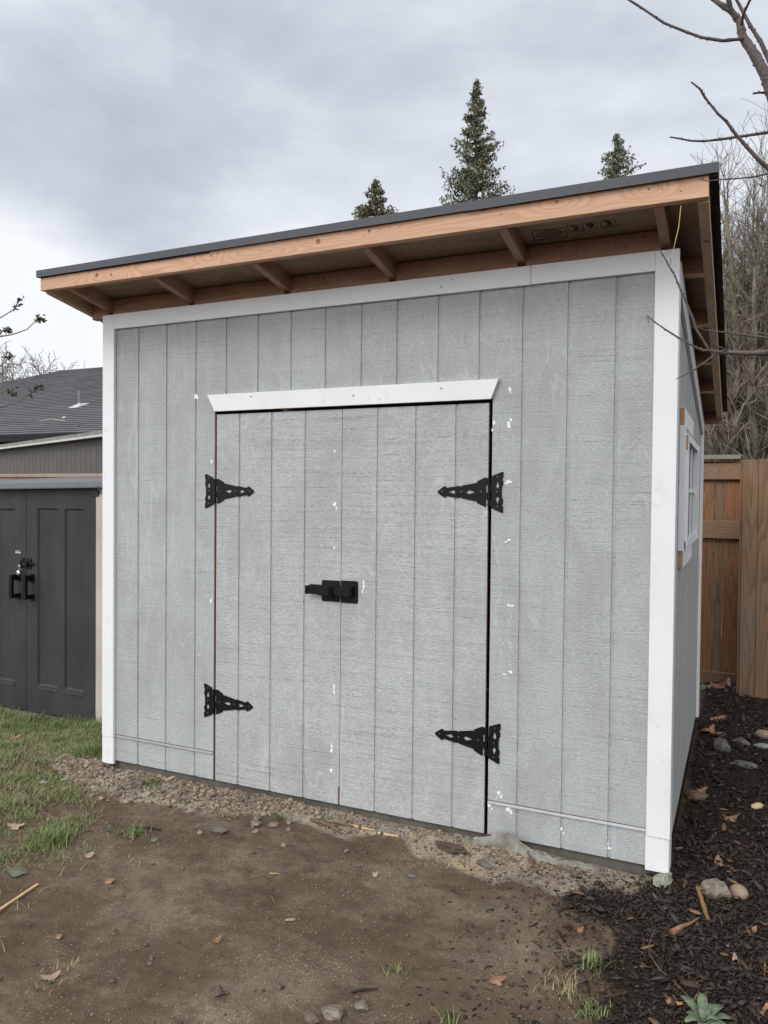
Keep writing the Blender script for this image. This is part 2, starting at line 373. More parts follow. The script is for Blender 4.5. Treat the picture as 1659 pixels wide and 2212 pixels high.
def mesh_np(name,V,Fc,mat,parent=None,smooth=False,**tg):
    """V (n,3), Fc (m,k) equal-size faces"""
    me=bpy.data.meshes.new(name); n=len(V); m_,k=Fc.shape
    me.vertices.add(n); me.vertices.foreach_set('co',np.ascontiguousarray(V,dtype=np.float32).ravel())
    me.loops.add(m_*k); me.loops.foreach_set('vertex_index',np.ascontiguousarray(Fc,dtype=np.int32).ravel())
    me.polygons.add(m_); me.polygons.foreach_set('loop_start',np.arange(0,m_*k,k,dtype=np.int32))
    me.update(calc_edges=True)
    if smooth: me.polygons.foreach_set('use_smooth',np.ones(m_,dtype=bool))
    me.materials.append(mat); o=bpy.data.objects.new(name,me); COL.objects.link(o)
    if parent: o.parent=parent
    return tag(o,**tg)
def rings(n): return [(k,(k+1)%n) for k in range(n)]
# ------------------------------------------------------------------ GROUND
def axis(a,b,st,lo,hi):
    c=list(np.arange(a,b+1e-6,st)); x=a; s=st
    L=[]
    while x>lo: s*=1.45; x-=s; L.append(x)
    x=c[-1]; s=st; H=[]
    while x<hi: s*=1.45; x+=s; H.append(x)
    return np.array(L[::-1]+c+H)
gx=axis(-2.5,3.7,.0135,-160,160); gy=axis(-1.95,1.2,.0135,-160,160)
gy=np.concatenate([gy[gy<=1.2],np.arange(1.23,4.3,.03),4.3+np.cumsum(.03*1.45**np.arange(1,22))])
X,Y=np.meshgrid(gx,gy); Z=gh(X,Y)
far=sm(6,14,np.hypot(X-1,Y)); Z=Z*(1-far)+(-.10)*far
nx,ny=len(gx),len(gy); V=np.stack([X.ravel(),Y.ravel(),Z.ravel()],1)
ii=(np.arange(ny-1)[:,None]*nx+np.arange(nx-1)[None,:]).ravel()
Fc=np.stack([ii,ii+1,ii+nx+1,ii+nx],1)
g=mesh_np('ground',V,Fc,M['ground'],smooth=True,kind='structure')
mk=np.stack([pale_mask(X,Y).ravel(),mulch_mask(X,Y).ravel(),grass_mask(X,Y).ravel(),np.ones(nx*ny)],1)
ca=g.data.color_attributes.new('mask','FLOAT_COLOR','POINT'); ca.data.foreach_set('color',mk.astype(np.float32).ravel())
# ------------------------------------------------------------------ SHED
SL=.178
shed=empty('shed',(-.25,0,0),'unfinished garden shed with pale grey grooved siding, white trim and a raw fir eave','shed')
G=.2032
def profile(x0,x1,grooves,yf=0.,gd=.0062,gw=.011):
    pts=[(x0,yf)]
    for g_ in grooves:
        if x0+.01<g_<x1-.01:
            pts+=[(g_-gw/2-.002,yf),(g_-gw/2,yf+gd),(g_+gw/2,yf+gd),(g_+gw/2+.002,yf)]
    pts.append((x1,yf)); return pts
def panel(mb,x0,x1,z0,z1,grooves,yf=0.,th=.015,fn=None,capl=1,capr=1,capz=(1,1)):
    """extruded grooved sheet; fn maps (along, depth, z)->world"""
    fn=fn or (lambda a,d,z:(a,d,z))
    p=profile(x0,x1,grooves,yf); n=len(p)
    zt=z1 if callable(z1) else (lambda a:z1)
    vs=[fn(a,d,z0) for a,d in p]+[fn(a,d,zt(a)) for a,d in p]+[fn(p[0][0],yf+th,z0),fn(p[-1][0],yf+th,z0),fn(p[0][0],yf+th,zt(x0)),fn(p[-1][0],yf+th,zt(x1))]
    fs=[(i,i+1,n+i+1,n+i) for i in range(n-1)]
    mb.add(vs,fs,0)
    b=2*n
    mb.add(vs,[(b,b+2,b+3,b+1)],1)   # back
    if capl: mb.add(vs,[(0,n,b+2,b)],1)
    if capr: mb.add(vs,[(n-1,b+1,b+3,2*n-1)],1)
    if capz[0]: mb.add(vs,[tuple([b,b+1]+list(range(n-1,-1,-1)))],1)
    if capz[1]: mb.add(vs,[tuple([b+3,b+2]+list(range(n,2*n)))],1)
gr=[k*G for k in range(14)]; gr[8]=1.615
mb=MB()
panel(mb,-.235,.531,0,2.585,gr,capz=(1,0))
panel(mb,.531,2.0945,2.03,2.585,gr,capl=0,capr=0)
panel(mb,2.0945,2.872,0,2.585,gr,capz=(1,0))
mb.build('front_siding',[M['siding'],M['rawedge']],shed)
# right wall (faces +x), back and left walls
mb=MB(); panel(mb,0.016,2.62,0.,lambda a:2.575-SL*a,[.16+k*G for k in range(13)],yf=0,fn=lambda a,d,z:(2.872-d,a,z)); mb.build('side_siding',[M['siding_side'],M['rawedge']],shed)
mb=MB(); panel(mb,0.016,2.62,0.,lambda a:2.575-SL*a,[.16+k*G for k in range(13)],fn=lambda a,d,z:(-.235+d,a,z))
mb.f=[tuple(reversed(f)) for f in mb.f]; mb.build('side_siding',[M['siding_side'],M['rawedge']],shed)
mb=MB(); panel(mb,-.235,2.872,0,2.575-SL*2.62,gr,fn=lambda a,d,z:(a,2.636-d,z)); mb.f=[tuple(reversed(f)) for f in mb.f]; mb.build('rear_siding',[M['siding_side'],M['rawedge']],shed)
MB().box(-.20,2.84,.022,2.6,-.45,-.012).build('foundation',M['slab'],shed)
mb=MB()
for x0,x1 in ((-.2,-.16),(.484,.529),(2.110,2.150),(2.80,2.85)): mb.box(x0,x1,.0165,.1,-.01,2.56)
mb.box(.53,2.09,.0165,.1,2.035,2.13); mb.box(-.2,.529,.03,.12,-.0115,.03); mb.box(2.15,2.8,.03,.12,-.0115,.03)
mb.build('wall_stud',M['dark_in'],shed)
# corner trim
def trimboard(name,x0,x1,y0,y1,z0,z1,mat='white',bev=.0015,parent=shed): return MB().box(x0,x1,y0,y1,z0,z1).build(name,M[mat],parent,bevel=bev)
trimboard('corner_trim',-.256,-.170,-.0205,-.001,.1385,2.600)
trimboard('corner_trim',-.255,-.169,-.0195,-.001,-.018,.1365)
trimboard('corner_trim',-.256,-.236,-.0005,.088,-.015,2.56)
trimboard('corner_trim',2.796,2.8915,-.0205,-.001,.1345,2.600)
trimboard('corner_trim',2.794,2.8885,-.0170,-.001,-.012,.1325)
trimboard('corner_trim',2.8725,2.8910,-.0005,.085,-.010,2.555)
trimboard('corner_trim',2.8725,2.8910,2.54,2.6365,-.008,2.115)
# band under the eave, two lengths
trimboard('eave_trim',-.1695,2.268,-.020,-.001,2.516,2.601)
trimboard('eave_trim',2.2695,2.7955,-.0195,-.001,2.517,2.601)
# rake boards
for xx0,xx1 in ((2.8725,2.8905),(-.254,-.2355)):
    h=.115; mb=MB(); y0,y1=.086,2.6365
    t=lambda y:2.592-SL*y
    mb.hexa([(xx0,y0,t(y0)-h),(xx1,y0,t(y0)-h),(xx1,y1,t(y1)-h),(xx0,y1,t(y1)-h),(xx0,y0,t(y0)),(xx1,y0,t(y0)),(xx1,y1,t(y1)),(xx0,y1,t(y1))])
    mb.build('rake_trim',M['white'],shed,bevel=.0015)
# header above the door
mb=MB(); y0,y1=-.0205,-.001
mb.hexa([(.543,y0,2.0145),(2.090,y0,2.0145),(2.090,y1,2.0145),(.543,y1,2.0145),(.494,y0,2.105),(2.127,y0,2.105),(2.127,y1,2.105),(.494,y1,2.105)])
hd=mb.build('door_header_trim',M['white'],shed,bevel=.0012)
for px,py in ((542,857),(763,855),(953,839)):
    p=onY(px,py,-.021); MB().tube([(p.x,-.0213,p.z),(p.x,-.0203,p.z)],.0042,10).build('screw',M['nail'],hd)
# flashing strips
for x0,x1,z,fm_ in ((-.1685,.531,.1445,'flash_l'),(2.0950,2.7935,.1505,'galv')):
    MB().box(x0,x1,-.0009,.0004,z+.0068,z+.0100).build('panel_gap_shade',M['dark_in'],shed)  # dark strip on the siding paints in the shadowed gap above the flashing
    mb=MB(); mb.hexa([(x0,-.0085,z-.004),(x1,-.0085,z-.004),(x1,-.0005,z-.004),(x0,-.0005,z-.004),(x0,-.0078,z+.002),(x1,-.0078,z+.001),(x1,-.0005,z+.0062),(x0,-.0005,z+.0062)])
    mb.build('flashing',M[fm_],shed)
# doors
def door(x0,x1,groov,slot):
    mb=MB()
    if slot: panel(mb,x0,x1,.090,1.999,groov); panel(mb,x0,x1-.006,-.001,.0895,groov)
    else: panel(mb,x0,x1,-.001,1.999,groov)
    mb.box(x0+.012,x1-.03,.0165,.052,.015,1.985,1)
    return mb.build('door',[M['siding_door'],M['rawedge']],shed)
dl=door(.546,1.3135,[.698+k*G for k in range(3)],True)
dr=door(1.3165,2.0765,[1.515+k*G for k in range(3)],False)
# hinges
def mirror(p): return p+[(x,-y) for x,y in reversed(p)]
strap=mirror([(14,66),(20,68),(58,50),(59,43),(126,31),(131,30),(135,26),(140,26),(144,29),(205,20),(210,20),(212,25),(217,27),(222,26),(252,5)])
leaf=[(-13,74),(-60,94),(-66,93),(-67,90),(-67,66),(-63,64),(-62,56),(-66,52),(-66,32),(-61,26),(-60,0)]
leaf=leaf+[(x,-y) for x,y in reversed(leaf[:-1])]
holes_s=[[(66,0),(97,10),(111,0),(97,-10)],[(158,0),(170,9),(199,0),(170,-9)]]
holes_l=[[(-40,54),(-32,27),(-40,17),(-49,27)],[(-40,-54),(-49,-30),(-40,-18),(-32,-30)]]
def plate(mb,poly,holes,fn,t0,t1):
    loops=[poly]+holes; v2=[p for l in loops for p in l]
    tris=geometry.tessellate_polygon([[Vector((x,y,0)) for x,y in l] for l in loops])
    n=len(v2); vs=[fn(x,y,t0) for x,y in v2]+[fn(x,y,t1) for x,y in v2]
    fs=[tuple(t) for t in tris]+[tuple(i+n for i in reversed(t)) for t in tris]
    b=0
    for l in loops:
        k=len(l)
        for i in range(k):
            a=b+i;c=b+(i+1)%k; fs.append((a,c,c+n,a+n))
        b+=k
    mb.add(vs,fs)
def hinge(xp,zp,sg,par,tilt=0.):
    ct,st=math.cos(tilt),math.sin(tilt)
    def fn(x,y,t): 
        X_=x*ct-y*st; Y_=x*st+y*ct
        return (xp+sg*X_*.001,-.001-t*.001,zp+Y_*.001)
    mb=MB(); plate(mb,strap,holes_s,fn,.2,3.); plate(mb,leaf,holes_l,fn,.2,3.)
    for z0,z1 in ((-66,-34),(-33,-1),(1,32),(33,66)):
        p=[fn(0,z0,4),fn(0,z1,4)]; mb.tube(p,.0072,10)
    # tongue joining knuckle and plates
    for a0,a1,z0,z1 in ((-14,0,-66,-34),(-14,0,1,32),(0,15,-33,-1),(0,15,33,66)):
        q=[fn(a0,z0,.4),fn(a1,z0,.4),fn(a1,z0,4.5),fn(a0,z0,4.5),fn(a0,z1,.4),fn(a1,z1,.4),fn(a1,z1,4.5),fn(a0,z1,4.5)]; mb.hexa(q)
    h=mb.build('hinge',M['black'],par)
    mb2=MB()
    for x,y in ((37,0),(134,0),(230,0),(-40,68),(-38,0),(-40,-68)):
        a=Vector(fn(x,y,2.6)); b_=Vector(fn(x,y,5.2)); c_=Vector(fn(x,y,6.2))
        mb.tube([a,b_,c_],[.0062,.0055,.003],10,mi=1)
    # screws live in the same mesh: rebuild
    bpy.data.objects.remove(h); return mb.build('hinge',[M['black'],M['screw']],par,smooth=False)
hinge(.5375,1.583,1,dl); hinge(.5375,.432,1,dl)
hinge(2.083,1.588,-1,dr); hinge(2.083,.430,-1,dr,.02)
# latch
mb=MB()
def rplate(mb,x0,x1,z0,z1,y0,y1,r=.008,corners=(1,1,1,1)):
    pts=[]
    for cx,cz,a0,on in ((x1-r,z1-r,0,corners[0]),(x0+r,z1-r,90,corners[1]),(x0+r,z0+r,180,corners[2]),(x1-r,z0+r,270,corners[3])):
        if on:
            for k in range(4): q=math.radians(a0+k*30); pts.append((cx+r*math.cos(q),cz+r*math.sin(q)))
        else:
            q=math.radians(a0+45); pts.append((cx+r*(1 if math.cos(q)>0 else -1),cz+r*(1 if math.sin(q)>0 else -1)))
    n=len(pts); vs=[(x,y0,z) for x,z in pts]+[(x,y1,z) for x,z in pts]
    mb.add(vs,[tuple(range(n)),tuple(range(2*n-1,n-1,-1))]+[(i,i+n,(i+1)%n+n,(i+1)%n) for i in range(n)])
rplate(mb,1.206,1.311,1.028,1.136,-.0035,-.0008,corners=(0,1,1,0))
lp=mb.build('latch_plate',M['black'],dl)
mb=MB(); rplate(mb,1.3175,1.412,1.027,1.139,-.0037,-.0008,corners=(1,0,0,1))
for x,z in ((1.405,1.085),): mb.tube([(x,-.003,z),(x,-.009,z)],.006,10)
for x,z in ((1.347,1.126),(1.347,1.043)): mb.tube([(x,-.003,z),(x,-.0055,z)],.004,8)
mb.build('latch_plate',M['black'],dr)
mb=MB()
mb.box(1.148,1.385,-.031,-.0265,1.064,1.108)      # bar
mb.box(1.148,1.385,-.031,-.012,1.1085,1.112)      # top flange
mb.hexa([(1.130,-.043,1.063),(1.148,-.031,1.063),(1.148,-.0265,1.063),(1.130,-.039,1.063),(1.130,-.043,1.106),(1.148,-.031,1.109),(1.148,-.0265,1.109),(1.130,-.039,1.106)])
mb.box(1.385,1.3885,-.031,-.004,1.062,1.112)
mb.box(1.2,1.262,-.036,-.004,1.060,1.104)          # left keeper block
mb.box(1.268,1.273,-.041,-.004,1.056,1.107); mb.box(1.281,1.286,-.041,-.004,1.056,1.107)
mb.box(1.30,1.38,-.034,-.0045,1.061,1.1015)
for x,z in ((1.272,1.124),(1.272,1.043)): mb.tube([(x,-.003,z),(x,-.0055,z)],.004,8)
mb.tube([(1.36,-.034,1.078),(1.36,-.0355,1.078)],.003,8)
mb.build('latch_bar',M['black'],dl,bevel=.0012)
# small white paint marks on the primed faces
mb=MB()
def dab(mb,px,py,w,h,seed):
    rr=random.Random(seed); c=onY(px,py,0); n=15; k=.0027*.97*((c-CP).length/4.2)
    pts=[]
    for i in range(n):
        a=2*PI*i/n; q=rr.uniform(.3,1.1); pts.append((c.x+w*.5*k*1.1*q*math.cos(a),c.z+h*.5*k*q*math.sin(a)))
    mb=MB(); mb.add([(x,-.0012,z) for x,z in pts]+[(c.x,-.0022,c.z)],[(i,(i+1)%n,n) for i in range(n)]); mb.build('paint_mark',M['paintdab'],shed)
dabs=[(423,856,9,14),(427,862,5,14),(457,997,5,14),(456,1297,6,12),(724,975,4,14),(723,1090,9,11),(727,1098,4,12),(722,1183,8,10),(722,1484,6,16),(722,1495,7,12),(717,1612,6,14),(716,1622,7,12),(716,1664,7,14),(785,1258,5,14),(786,1268,5,18),(784,1278,4,12),(1101,841,9,14),(1103,848,4,8),(1099,917,9,20),(1103,908,7,12),(1067,914,5,14),(1064,930,5,10),(1099,1040,15,9),(1092,1045,8,6),(1099,1166,9,6),(1092,1171,7,5),(1099,1307,10,6),(1107,1309,8,6),(1091,1457,14,6),(1103,1452,10,9),(1078,1712,8,12),(1083,1720,7,12),(1073,1724,3,4),(1057,1740,8,8),(1063,1748,4,5),(1098,1748,10,12),(1104,1755,5,9),(1213,1791,6,8),(1217,1799,4,7),(1314,1823,5,8),(1316,1832,7,9),(1412,1845,4,7)]
for i,(a,b_,w,h) in enumerate(dabs[:-1]): dab(mb,a,b_,w,h,i)
mb=MB()
# ---- roof
roofp=empty('roof',(0,0,0)); roofp.parent=shed; roofp.location=Vector((-.40,-.35,2.7))-Vector(shed.location)
# keep parts as direct meshes: roof is its own mesh (deck), boards are sub-parts
bpy.data.objects.remove(roofp)
def sl_box(mb,x0,x1,y0,y1,zb,zt,mi=0):
    """slab following the roof slope; zb/zt are heights at y=0"""
    f=lambda y,z:z-SL*y
    return mb.hexa([(x0,y0,f(y0,zb)),(x1,y0,f(y0,zb)),(x1,y1,f(y1,zb)),(x0,y1,f(y1,zb)),(x0,y0,f(y0,zt)),(x1,y0,f(y0,zt)),(x1,y1,f(y1,zt)),(x0,y1,f(y1,zt))],mi)
XL,XR=-.397,3.010; YF,YB=-.338,2.79
roof=sl_box(MB(),XL-.004,XR+.006,YF-.004,YB+.004,2.700,2.711).build('roof',M['ply'],shed)
sl_box(MB(),XL-.012,XR+.030,YF-.006,YB+.02,2.7112,2.724).build('shingles',M['shingle'],roof)
mb=MB(); sl_box(mb,XR+.0065,XR+.033,YF-.005,2.70,2.688,2.7105); sl_box(mb,XR+.012,XR+.029,YF+.2,2.6,2.678,2.6878)
mb.build('felt_edge',M['felt'],roof)
# drip edge, two lapped lengths
def drip(xa,xb,za,zb,zc,zd,yo):
    mb=MB(); y0=YF-.0135-yo; y1=y0+.0015
    mb.hexa([(xa,y0,za),(xb,y0,zb),(xb,y1,zb),(xa,y1,za),(xa,y0,zc),(xb,y0,zd),(xb,y1,zd),(xa,y1,zc)])
    mb.hexa([(xa,y1,zc-.0022),(xb,y1,zd-.0022),(xb,y1+.06,zd-.012),(xa,y1+.06,zc-.012),(xa,y1,zc),(xb,y1,zd),(xb,y1+.06,zd-.0105),(xa,y1+.06,zc-.0105)])
    mb.hexa([(xa,y0-.003,za-.003),(xb,y0-.003,zb-.003),(xb,y0+.0012,zb-.003),(xa,y0+.0012,za-.003),(xa,y0,za+.0005),(xb,y0,zb+.0005),(xb,y0+.0012,zb+.0005),(xa,y0+.0012,za+.0005)])
    mb.build('drip_edge',M['drip'],roof)
drip(-.415,2.105,2.7555,2.7620,2.7900,2.7965,0)
drip(2.075,3.043,2.7590,2.7620,2.7955,2.7975,.002)
sl_box(MB(),XL-.008,.75,YF-.0115,YF-.0045,2.688,2.708).build('underlay_shade',M['felt'],roof)  # black strip: underlay edge with the shadow line below the drip painted in
# fascia
fz0,fz1=2.681,2.7585
fo=MB().box(XL,XR,YF,YF+.038,fz0,fz1).build('fascia_board',M['fascia'],roof,bevel=.002)
mb=MB()
for px,py in ((117,600),(165,591),(1471,413),(1430,409),(788,508),(1083,463),(1518,386),(560,540),(345,566)):
    p=onY(px,py,YF); MB().tube([(p.x,YF-.0006,p.z),(p.x,YF+.001,p.z)],.0028,8).build('screw',M['nail'],roof)
MB().box(XL,XR-.0,YB-.038,YB,2.62-SL*YB-.0,2.697-SL*YB).build('fascia_board',M['fir_x'],roof)
RX=[(-.232,-.194),(.352,.390),(.968,1.006),(1.565,1.603),(2.202,2.240),(2.815,2.853)]
for a,b_ in RX: sl_box(MB(),a,b_,YF+.0385,YB-.0385,2.620,2.6992).build('rafter',M['fir_y'],roof,bevel=.002)
for a,b_ in ((XL+.001,XL+.039),(XR-.039,XR-.001)):
    mb=MB(); f=lambda y,z:z-SL*y; y0=YF+.0385; ya=YB-.22; yb=YB-.0385
    vs=[(a,y0,f(y0,2.62)),(b_,y0,f(y0,2.62)),(b_,ya,f(ya,2.62)),(a,ya,f(ya,2.62)),(b_,yb,f(yb,2.62)+.02),(a,yb,f(yb,2.62)+.02),
        (a,y0,f(y0,2.699)),(b_,y0,f(y0,2.699)),(b_,yb,f(yb,2.699)),(a,yb,f(yb,2.699))]
    mb.add(vs,[(0,3,2,1),(3,5,4,2),(6,7,8,9),(0,1,7,6),(1,2,4,8,7),(5,9,8,4),(0,6,9,5,3)]); mb.build('barge_board',M['barge'],roof)
# blocking over the front wall
xs=[XL+.0395]+[q for r_ in RX for q in r_]
for i in range(0,len(xs)-1,2):
    a,b_=xs[i]+.0005,xs[i+1]-.0005
    if b_-a>.02: MB().box(a,b_,.0005,.038,2.588,2.691).build('blocking',M['fir_x'],roof)
for y in (.285,.872,1.452,2.0):
    for a,b_ in ((2.8535,XR-.0395),(XL+.0395,-.2325)):
        sl_box(MB(),a,b_,y,y+.038,2.6205,2.6985).build('blocking',M['fir_block'] if 0 else M['fir_x'],roof)
        sl_box(MB(),a+.0003,b_-.0003,y+.0004,y+.0376,2.6185,2.6204).build('blocking',M['fir_block'],roof)
# printed grade stamp on the underside of the sheathing
def text_obj(txt,size,mat,name,parent,mw,bold=.0,ext=.0004,xs_=1.):
    cu=bpy.data.curves.new('t','FONT'); cu.body=txt; cu.size=size; cu.extrude=ext; cu.offset=bold; cu.align_x='CENTER'; cu.align_y='CENTER'
    to=bpy.data.objects.new('t',cu); COL.objects.link(to); dg=bpy.context.evaluated_depsgraph_get()
    me=bpy.data.meshes.new_from_object(to.evaluated_get(dg)); bpy.data.objects.remove(to)
    me.transform(Matrix.Diagonal((xs_,1,1,1))); me.transform(Matrix.Translation(-wloc(parent))@mw)
    me.materials.clear(); me.materials.append(mat); o=bpy.data.objects.new(name,me); COL.objects.link(o); o.parent=parent; return o
def sheath(x,y): return Vector((x,y,2.6997-SL*y))
# text plane facing down: x right, up direction = -y
ex=Vector((1,0,0)); ey=Vector((0,-1,SL)).normalized(); ez=ex.cross(ey)
def smat(x,y,shear=.10):
    m_=Matrix((ex,ey+ex*(-.10),ez)).transposed().to_4x4(); m_.translation=sheath(x,y)+Vector((0,0,-.0004)); return m_
mb=MB()
def line(x0,y0,x1,y1,w):
    d=Vector((x1-x0,y1-y0)); n=Vector((-d.y,d.x)).normalized()*w*.5
    q=[(x0+n.x,y0+n.y),(x1+n.x,y1+n.y),(x1-n.x,y1-n.y),(x0-n.x,y0-n.y)]
    lo=[sheath(a,b_)+Vector((0,0,-.0009)) for a,b_ in q]; hi=[sheath(a,b_)+Vector((0,0,-.0001)) for a,b_ in q]
    mb.hexa(lo+hi)
def rect(c,w):
    for i in range(4): line(*c[i],*c[(i+1)%4],w)
rect([(2.293,-.115),(2.437,-.106),(2.430,-.027),(2.287,-.034)],.0035)
rect([(2.448,-.122),(2.504,-.115),(2.503,-.060),(2.446,-.064)],.0025)
rect([(2.513,-.120),(2.568,-.115),(2.567,-.066),(2.509,-.067)],.0025)
rect([(2.583,-.119),(2.643,-.117),(2.642,-.064),(2.582,-.064)],.0028)
rr=random.Random(5)
for k in range(9):
    y=-.103+k*.0075; w=.050*math.sin(PI*(k+1.3)/11)+.012; x=2.362-w
    while x<2.362+w:
        l=rr.uniform(.004,.012); line(x,y,min(x+l,2.362+w),y-.0004,.0022); x+=l+.0022
mb.build('printed_stamp',M['stain'],roof)
for t,x,y in (('2',2.476,-.090),('9',2.540,-.092),('3',2.613,-.091)): text_obj(t,.050,M['stain'],'printed_numeral',roof,smat(x,y),bold=.0016,xs_=1.35)
# ---- window in the right wall
wx=2.8725
win=MB().box(wx-.002,wx+.002,.50,1.62,1.33,1.88).build('window',M['glass'],shed)
def wb(name,y0,y1,z0,z1,x1,mat='white',x0=None): return MB().box(wx+.0005 if x0 is None else x0,wx+x1,y0,y1,z0,z1).build(name,M[mat],win,bevel=.001)
wb('casing',.452,1.20,1.912,1.995,.020); wb('casing_end',.449,.4515,1.913,1.994,.0195,'endgrain')
wb('casing',.452,1.20,1.238,1.318,.022); wb('casing_end',.4485,.4515,1.239,1.317,.0215,'endgrain')
wb('casing',.435,.512,1.320,1.910,.024)
wb('window_frame',.513,.575,1.325,1.875,.036); wb('window_frame',.513,1.62,1.325,1.362,.030); wb('window_frame',.576,1.62,1.85,1.885,.030); wb('window_frame',1.575,1.66,1.325,1.885,.034)
wb('primer_patch',.5105,.5128,1.80,1.872,.034,'endgrain')
for y in (.86,1.20): wb('muntin',y,y+.022,1.363,1.849,.016,x0=wx+.0045)
wb('muntin',.577,1.574,1.60,1.62,.0145,x0=wx+.0045)
# ------------------------------------------------------------------ hanging straw
a=onY(1471,444,-.335); b_=onY(1450,560,-.30); c_=onY(1445,577,-.22); d_=onY(1431,590,-.2)
tag(MB().tube([a,a.lerp(b_,.4)+Vector((.006,0,0)),b_,c_,d_],[.0016,.0018,.0014,.001,.0005],6).build('straw_strand',M['stick_y'],origin=a),'thin pale straw dangling from the fascia beside the right corner trim','straw')
# ------------------------------------------------------------------ PLASTIC STORAGE SHED (left)
PY=.90
ps=empty('storage_shed',(-1.9,PY,-.17),'low dark grey moulded plastic shed with two panelled doors behind the grass','shed')
zb,zt=-.152,1.60
def pdoor(x0,x1,rec,shw):
    mb=MB(); y=PY; rd=.012; b=.009
    mb.box(x0,x1,y+.02,y+.05,zb,zt)
    xs=sorted({x0,x1}|{q for r_ in rec for q in (r_[0],r_[1])}); z0r,z1r=rec[0][2],rec[0][3]
    def q(xa,xb,za,zb_): mb.add([(xa,y,za),(xb,y,za),(xb,y,zb_),(xa,y,zb_)],[(0,1,2,3)])
    q(x0,x1,zb,z0r); q(x0,x1,z1r,zt)
    cur=x0
    for r_ in rec:
        q(cur,r_[0],z0r,z1r); cur=r_[1]
        a,c,d,e=r_
        vs=[(a,y,d),(c,y,d),(c,y,e),(a,y,e),(a+b,y+rd,d+b*1.6),(c-b,y+rd,d+b*1.6),(c-b,y+rd,e-b),(a+b,y+rd,e-b)]
        mb.add(vs,[(0,1,5,4),(1,2,6,5),(2,3,7,6),(3,0,4,7),(4,5,6,7)])
        # low bead along the bottom
        mb.hexa([(a-.004,y-.006,d-.03),(c+.004,y-.006,d-.03),(c+.004,y+.001,d-.03),(a-.004,y+.001,d-.03),(a+.004,y-.002,d-.008),(c-.004,y-.002,d-.008),(c-.004,y+.001,d-.008),(a+.004,y+.001,d-.008)])
    q(cur,x1,z0r,z1r)
    for xa,s_ in ((x0,-1),(x1,1)): mb.add([(xa,y,zb),(xa,y+.02,zb),(xa,y+.02,zt),(xa,y,zt)],[(0,1,2,3) if s_<0 else (3,2,1,0)])
    mb.add([(x0,y,zb),(x1,y,zb),(x1,y+.02,zb),(x0,y+.02,zb)],[(3,2,1,0)])
    return mb.build('door',M['plastic'],ps)
d2=pdoor(-1.956,-1.230,[(-1.835,-1.625,.06,1.445),(-1.548,-1.352,.06,1.445)],1)
d1=pdoor(-2.690,-1.960,[(-2.565,-2.365,.06,1.435),(-2.285,-2.088,.06,1.435)],0)
MB().box(-2.68,-1.24,PY+.0505,PY+.06,zb,zt).build('wall_panel',M['plastic'],ps)
mb=MB(); mb.box(-1.224,-1.02,PY+.01,PY+1.2,-.17,1.60); mb.box(-1.229,-1.15,PY-.004,PY+.009,-.165,1.56); mb.build('wall_panel',M['beige'],ps,bevel=.006)
MB().box(-2.86,-2.70,PY+.01,PY+1.2,-.17,1.60).build('wall_panel',M['beige'],ps)
mb=MB(); mb.hexa([(-2.95,PY-.07,1.575),(-.98,PY-.07,1.607),(-.98,PY+1.3,1.607),(-2.95,PY+1.3,1.575),(-2.95,PY-.05,1.635),(-.98,PY-.05,1.655),(-.98,PY+1.3,1.72),(-2.95,PY+1.3,1.72)]); mb.build('roof',M['plastic_roof'],ps,bevel=.012)
MB().box(-1.262,-1.195,PY-.010,PY-.0005,1.54,1.59).build('door_pivot',M['plastic'],ps,bevel=.004)
mb=MB(); mb.box(-2.80,-1.10,PY-.06,PY+1.2,-.30,-.165); mb.build('base_slab',M['rock_grey'],ps,bevel=.02)
for xa,dd in ((-2.040,d1),(-1.888,d2)):
    mb=MB(); 
    mb.box(xa-.016,xa+.016,PY-.082,PY-.058,.735,.922); mb.box(xa-.015,xa+.015,PY-.0575,PY-.008,.876,.921); mb.box(xa-.015,xa+.015,PY-.0575,PY-.008,.736,.768)
    mb.box(xa-.022,xa+.022,PY-.0078,PY-.0005,.866,.932); mb.box(xa-.022,xa+.022,PY-.0078,PY-.0005,.720,.775)
    mb.build('handle',M['black'],dd,bevel=.005)
mb=MB(); mb.box(-1.955,-1.895,PY-.006,PY-.0005,.965,1.050); mb.box(-1.975,-1.915,PY-.035,PY-.0065,.99,1.025); mb.box(-1.915,-1.855,PY-.025,PY-.015,1.005,1.018)
mb.box(-2.0,-1.985,PY-.03,PY-.0005,.975,1.03); mb.box(-2.005,-1.972,PY-.006,PY-.0005,1.03,1.055); mb.build('latch',M['black'],d2,bevel=.002)
mb=MB(); mb.tube([(-2.000,PY-.040,.955),(-2.000,PY-.040,.985),(-1.994,PY-.040,.998),(-1.986,PY-.040,.998),(-1.980,PY-.040,.985),(-1.980,PY-.040,.955)],.0035,8)
mb.tube([(-1.990,PY-.060,.935),(-1.990,PY-.052,.935),(-1.990,PY-.030,.935),(-1.990,PY-.022,.935)],[.012,.021,.021,.012],16)
mb.tube([(-1.990,PY-.062,.935),(-1.990,PY-.0595,.935)],[.005,.006],10)
tag(mb.build('padlock',M['chrome'],origin=(-1.99,PY-.04,.92),smooth=False),'small shiny round padlock hanging on the dark plastic doors','padlock')
lb=MB(); lb.box(-2.078,-2.012,PY-.0025,PY-.0005,1.082,1.107); lab=lb.build('name_plate',M['black'],d1)
mw=Matrix(((1,0,0),(0,0,-1),(0,1,0))).to_4x4(); mw.translation=Vector((-2.045,PY-.0035,1.0945))
def nm(): 
    text_obj('Lifetime',.019,M['label_w'],'name_plate',ps,mw,.0004,.0004)
nm()
mb=MB()
for z in (1.084,1.1045): mb.box(-2.074,-2.016,PY-.0035,PY-.0026,z,z+.0022)
mb.build('name_plate',M['label_w'],ps)
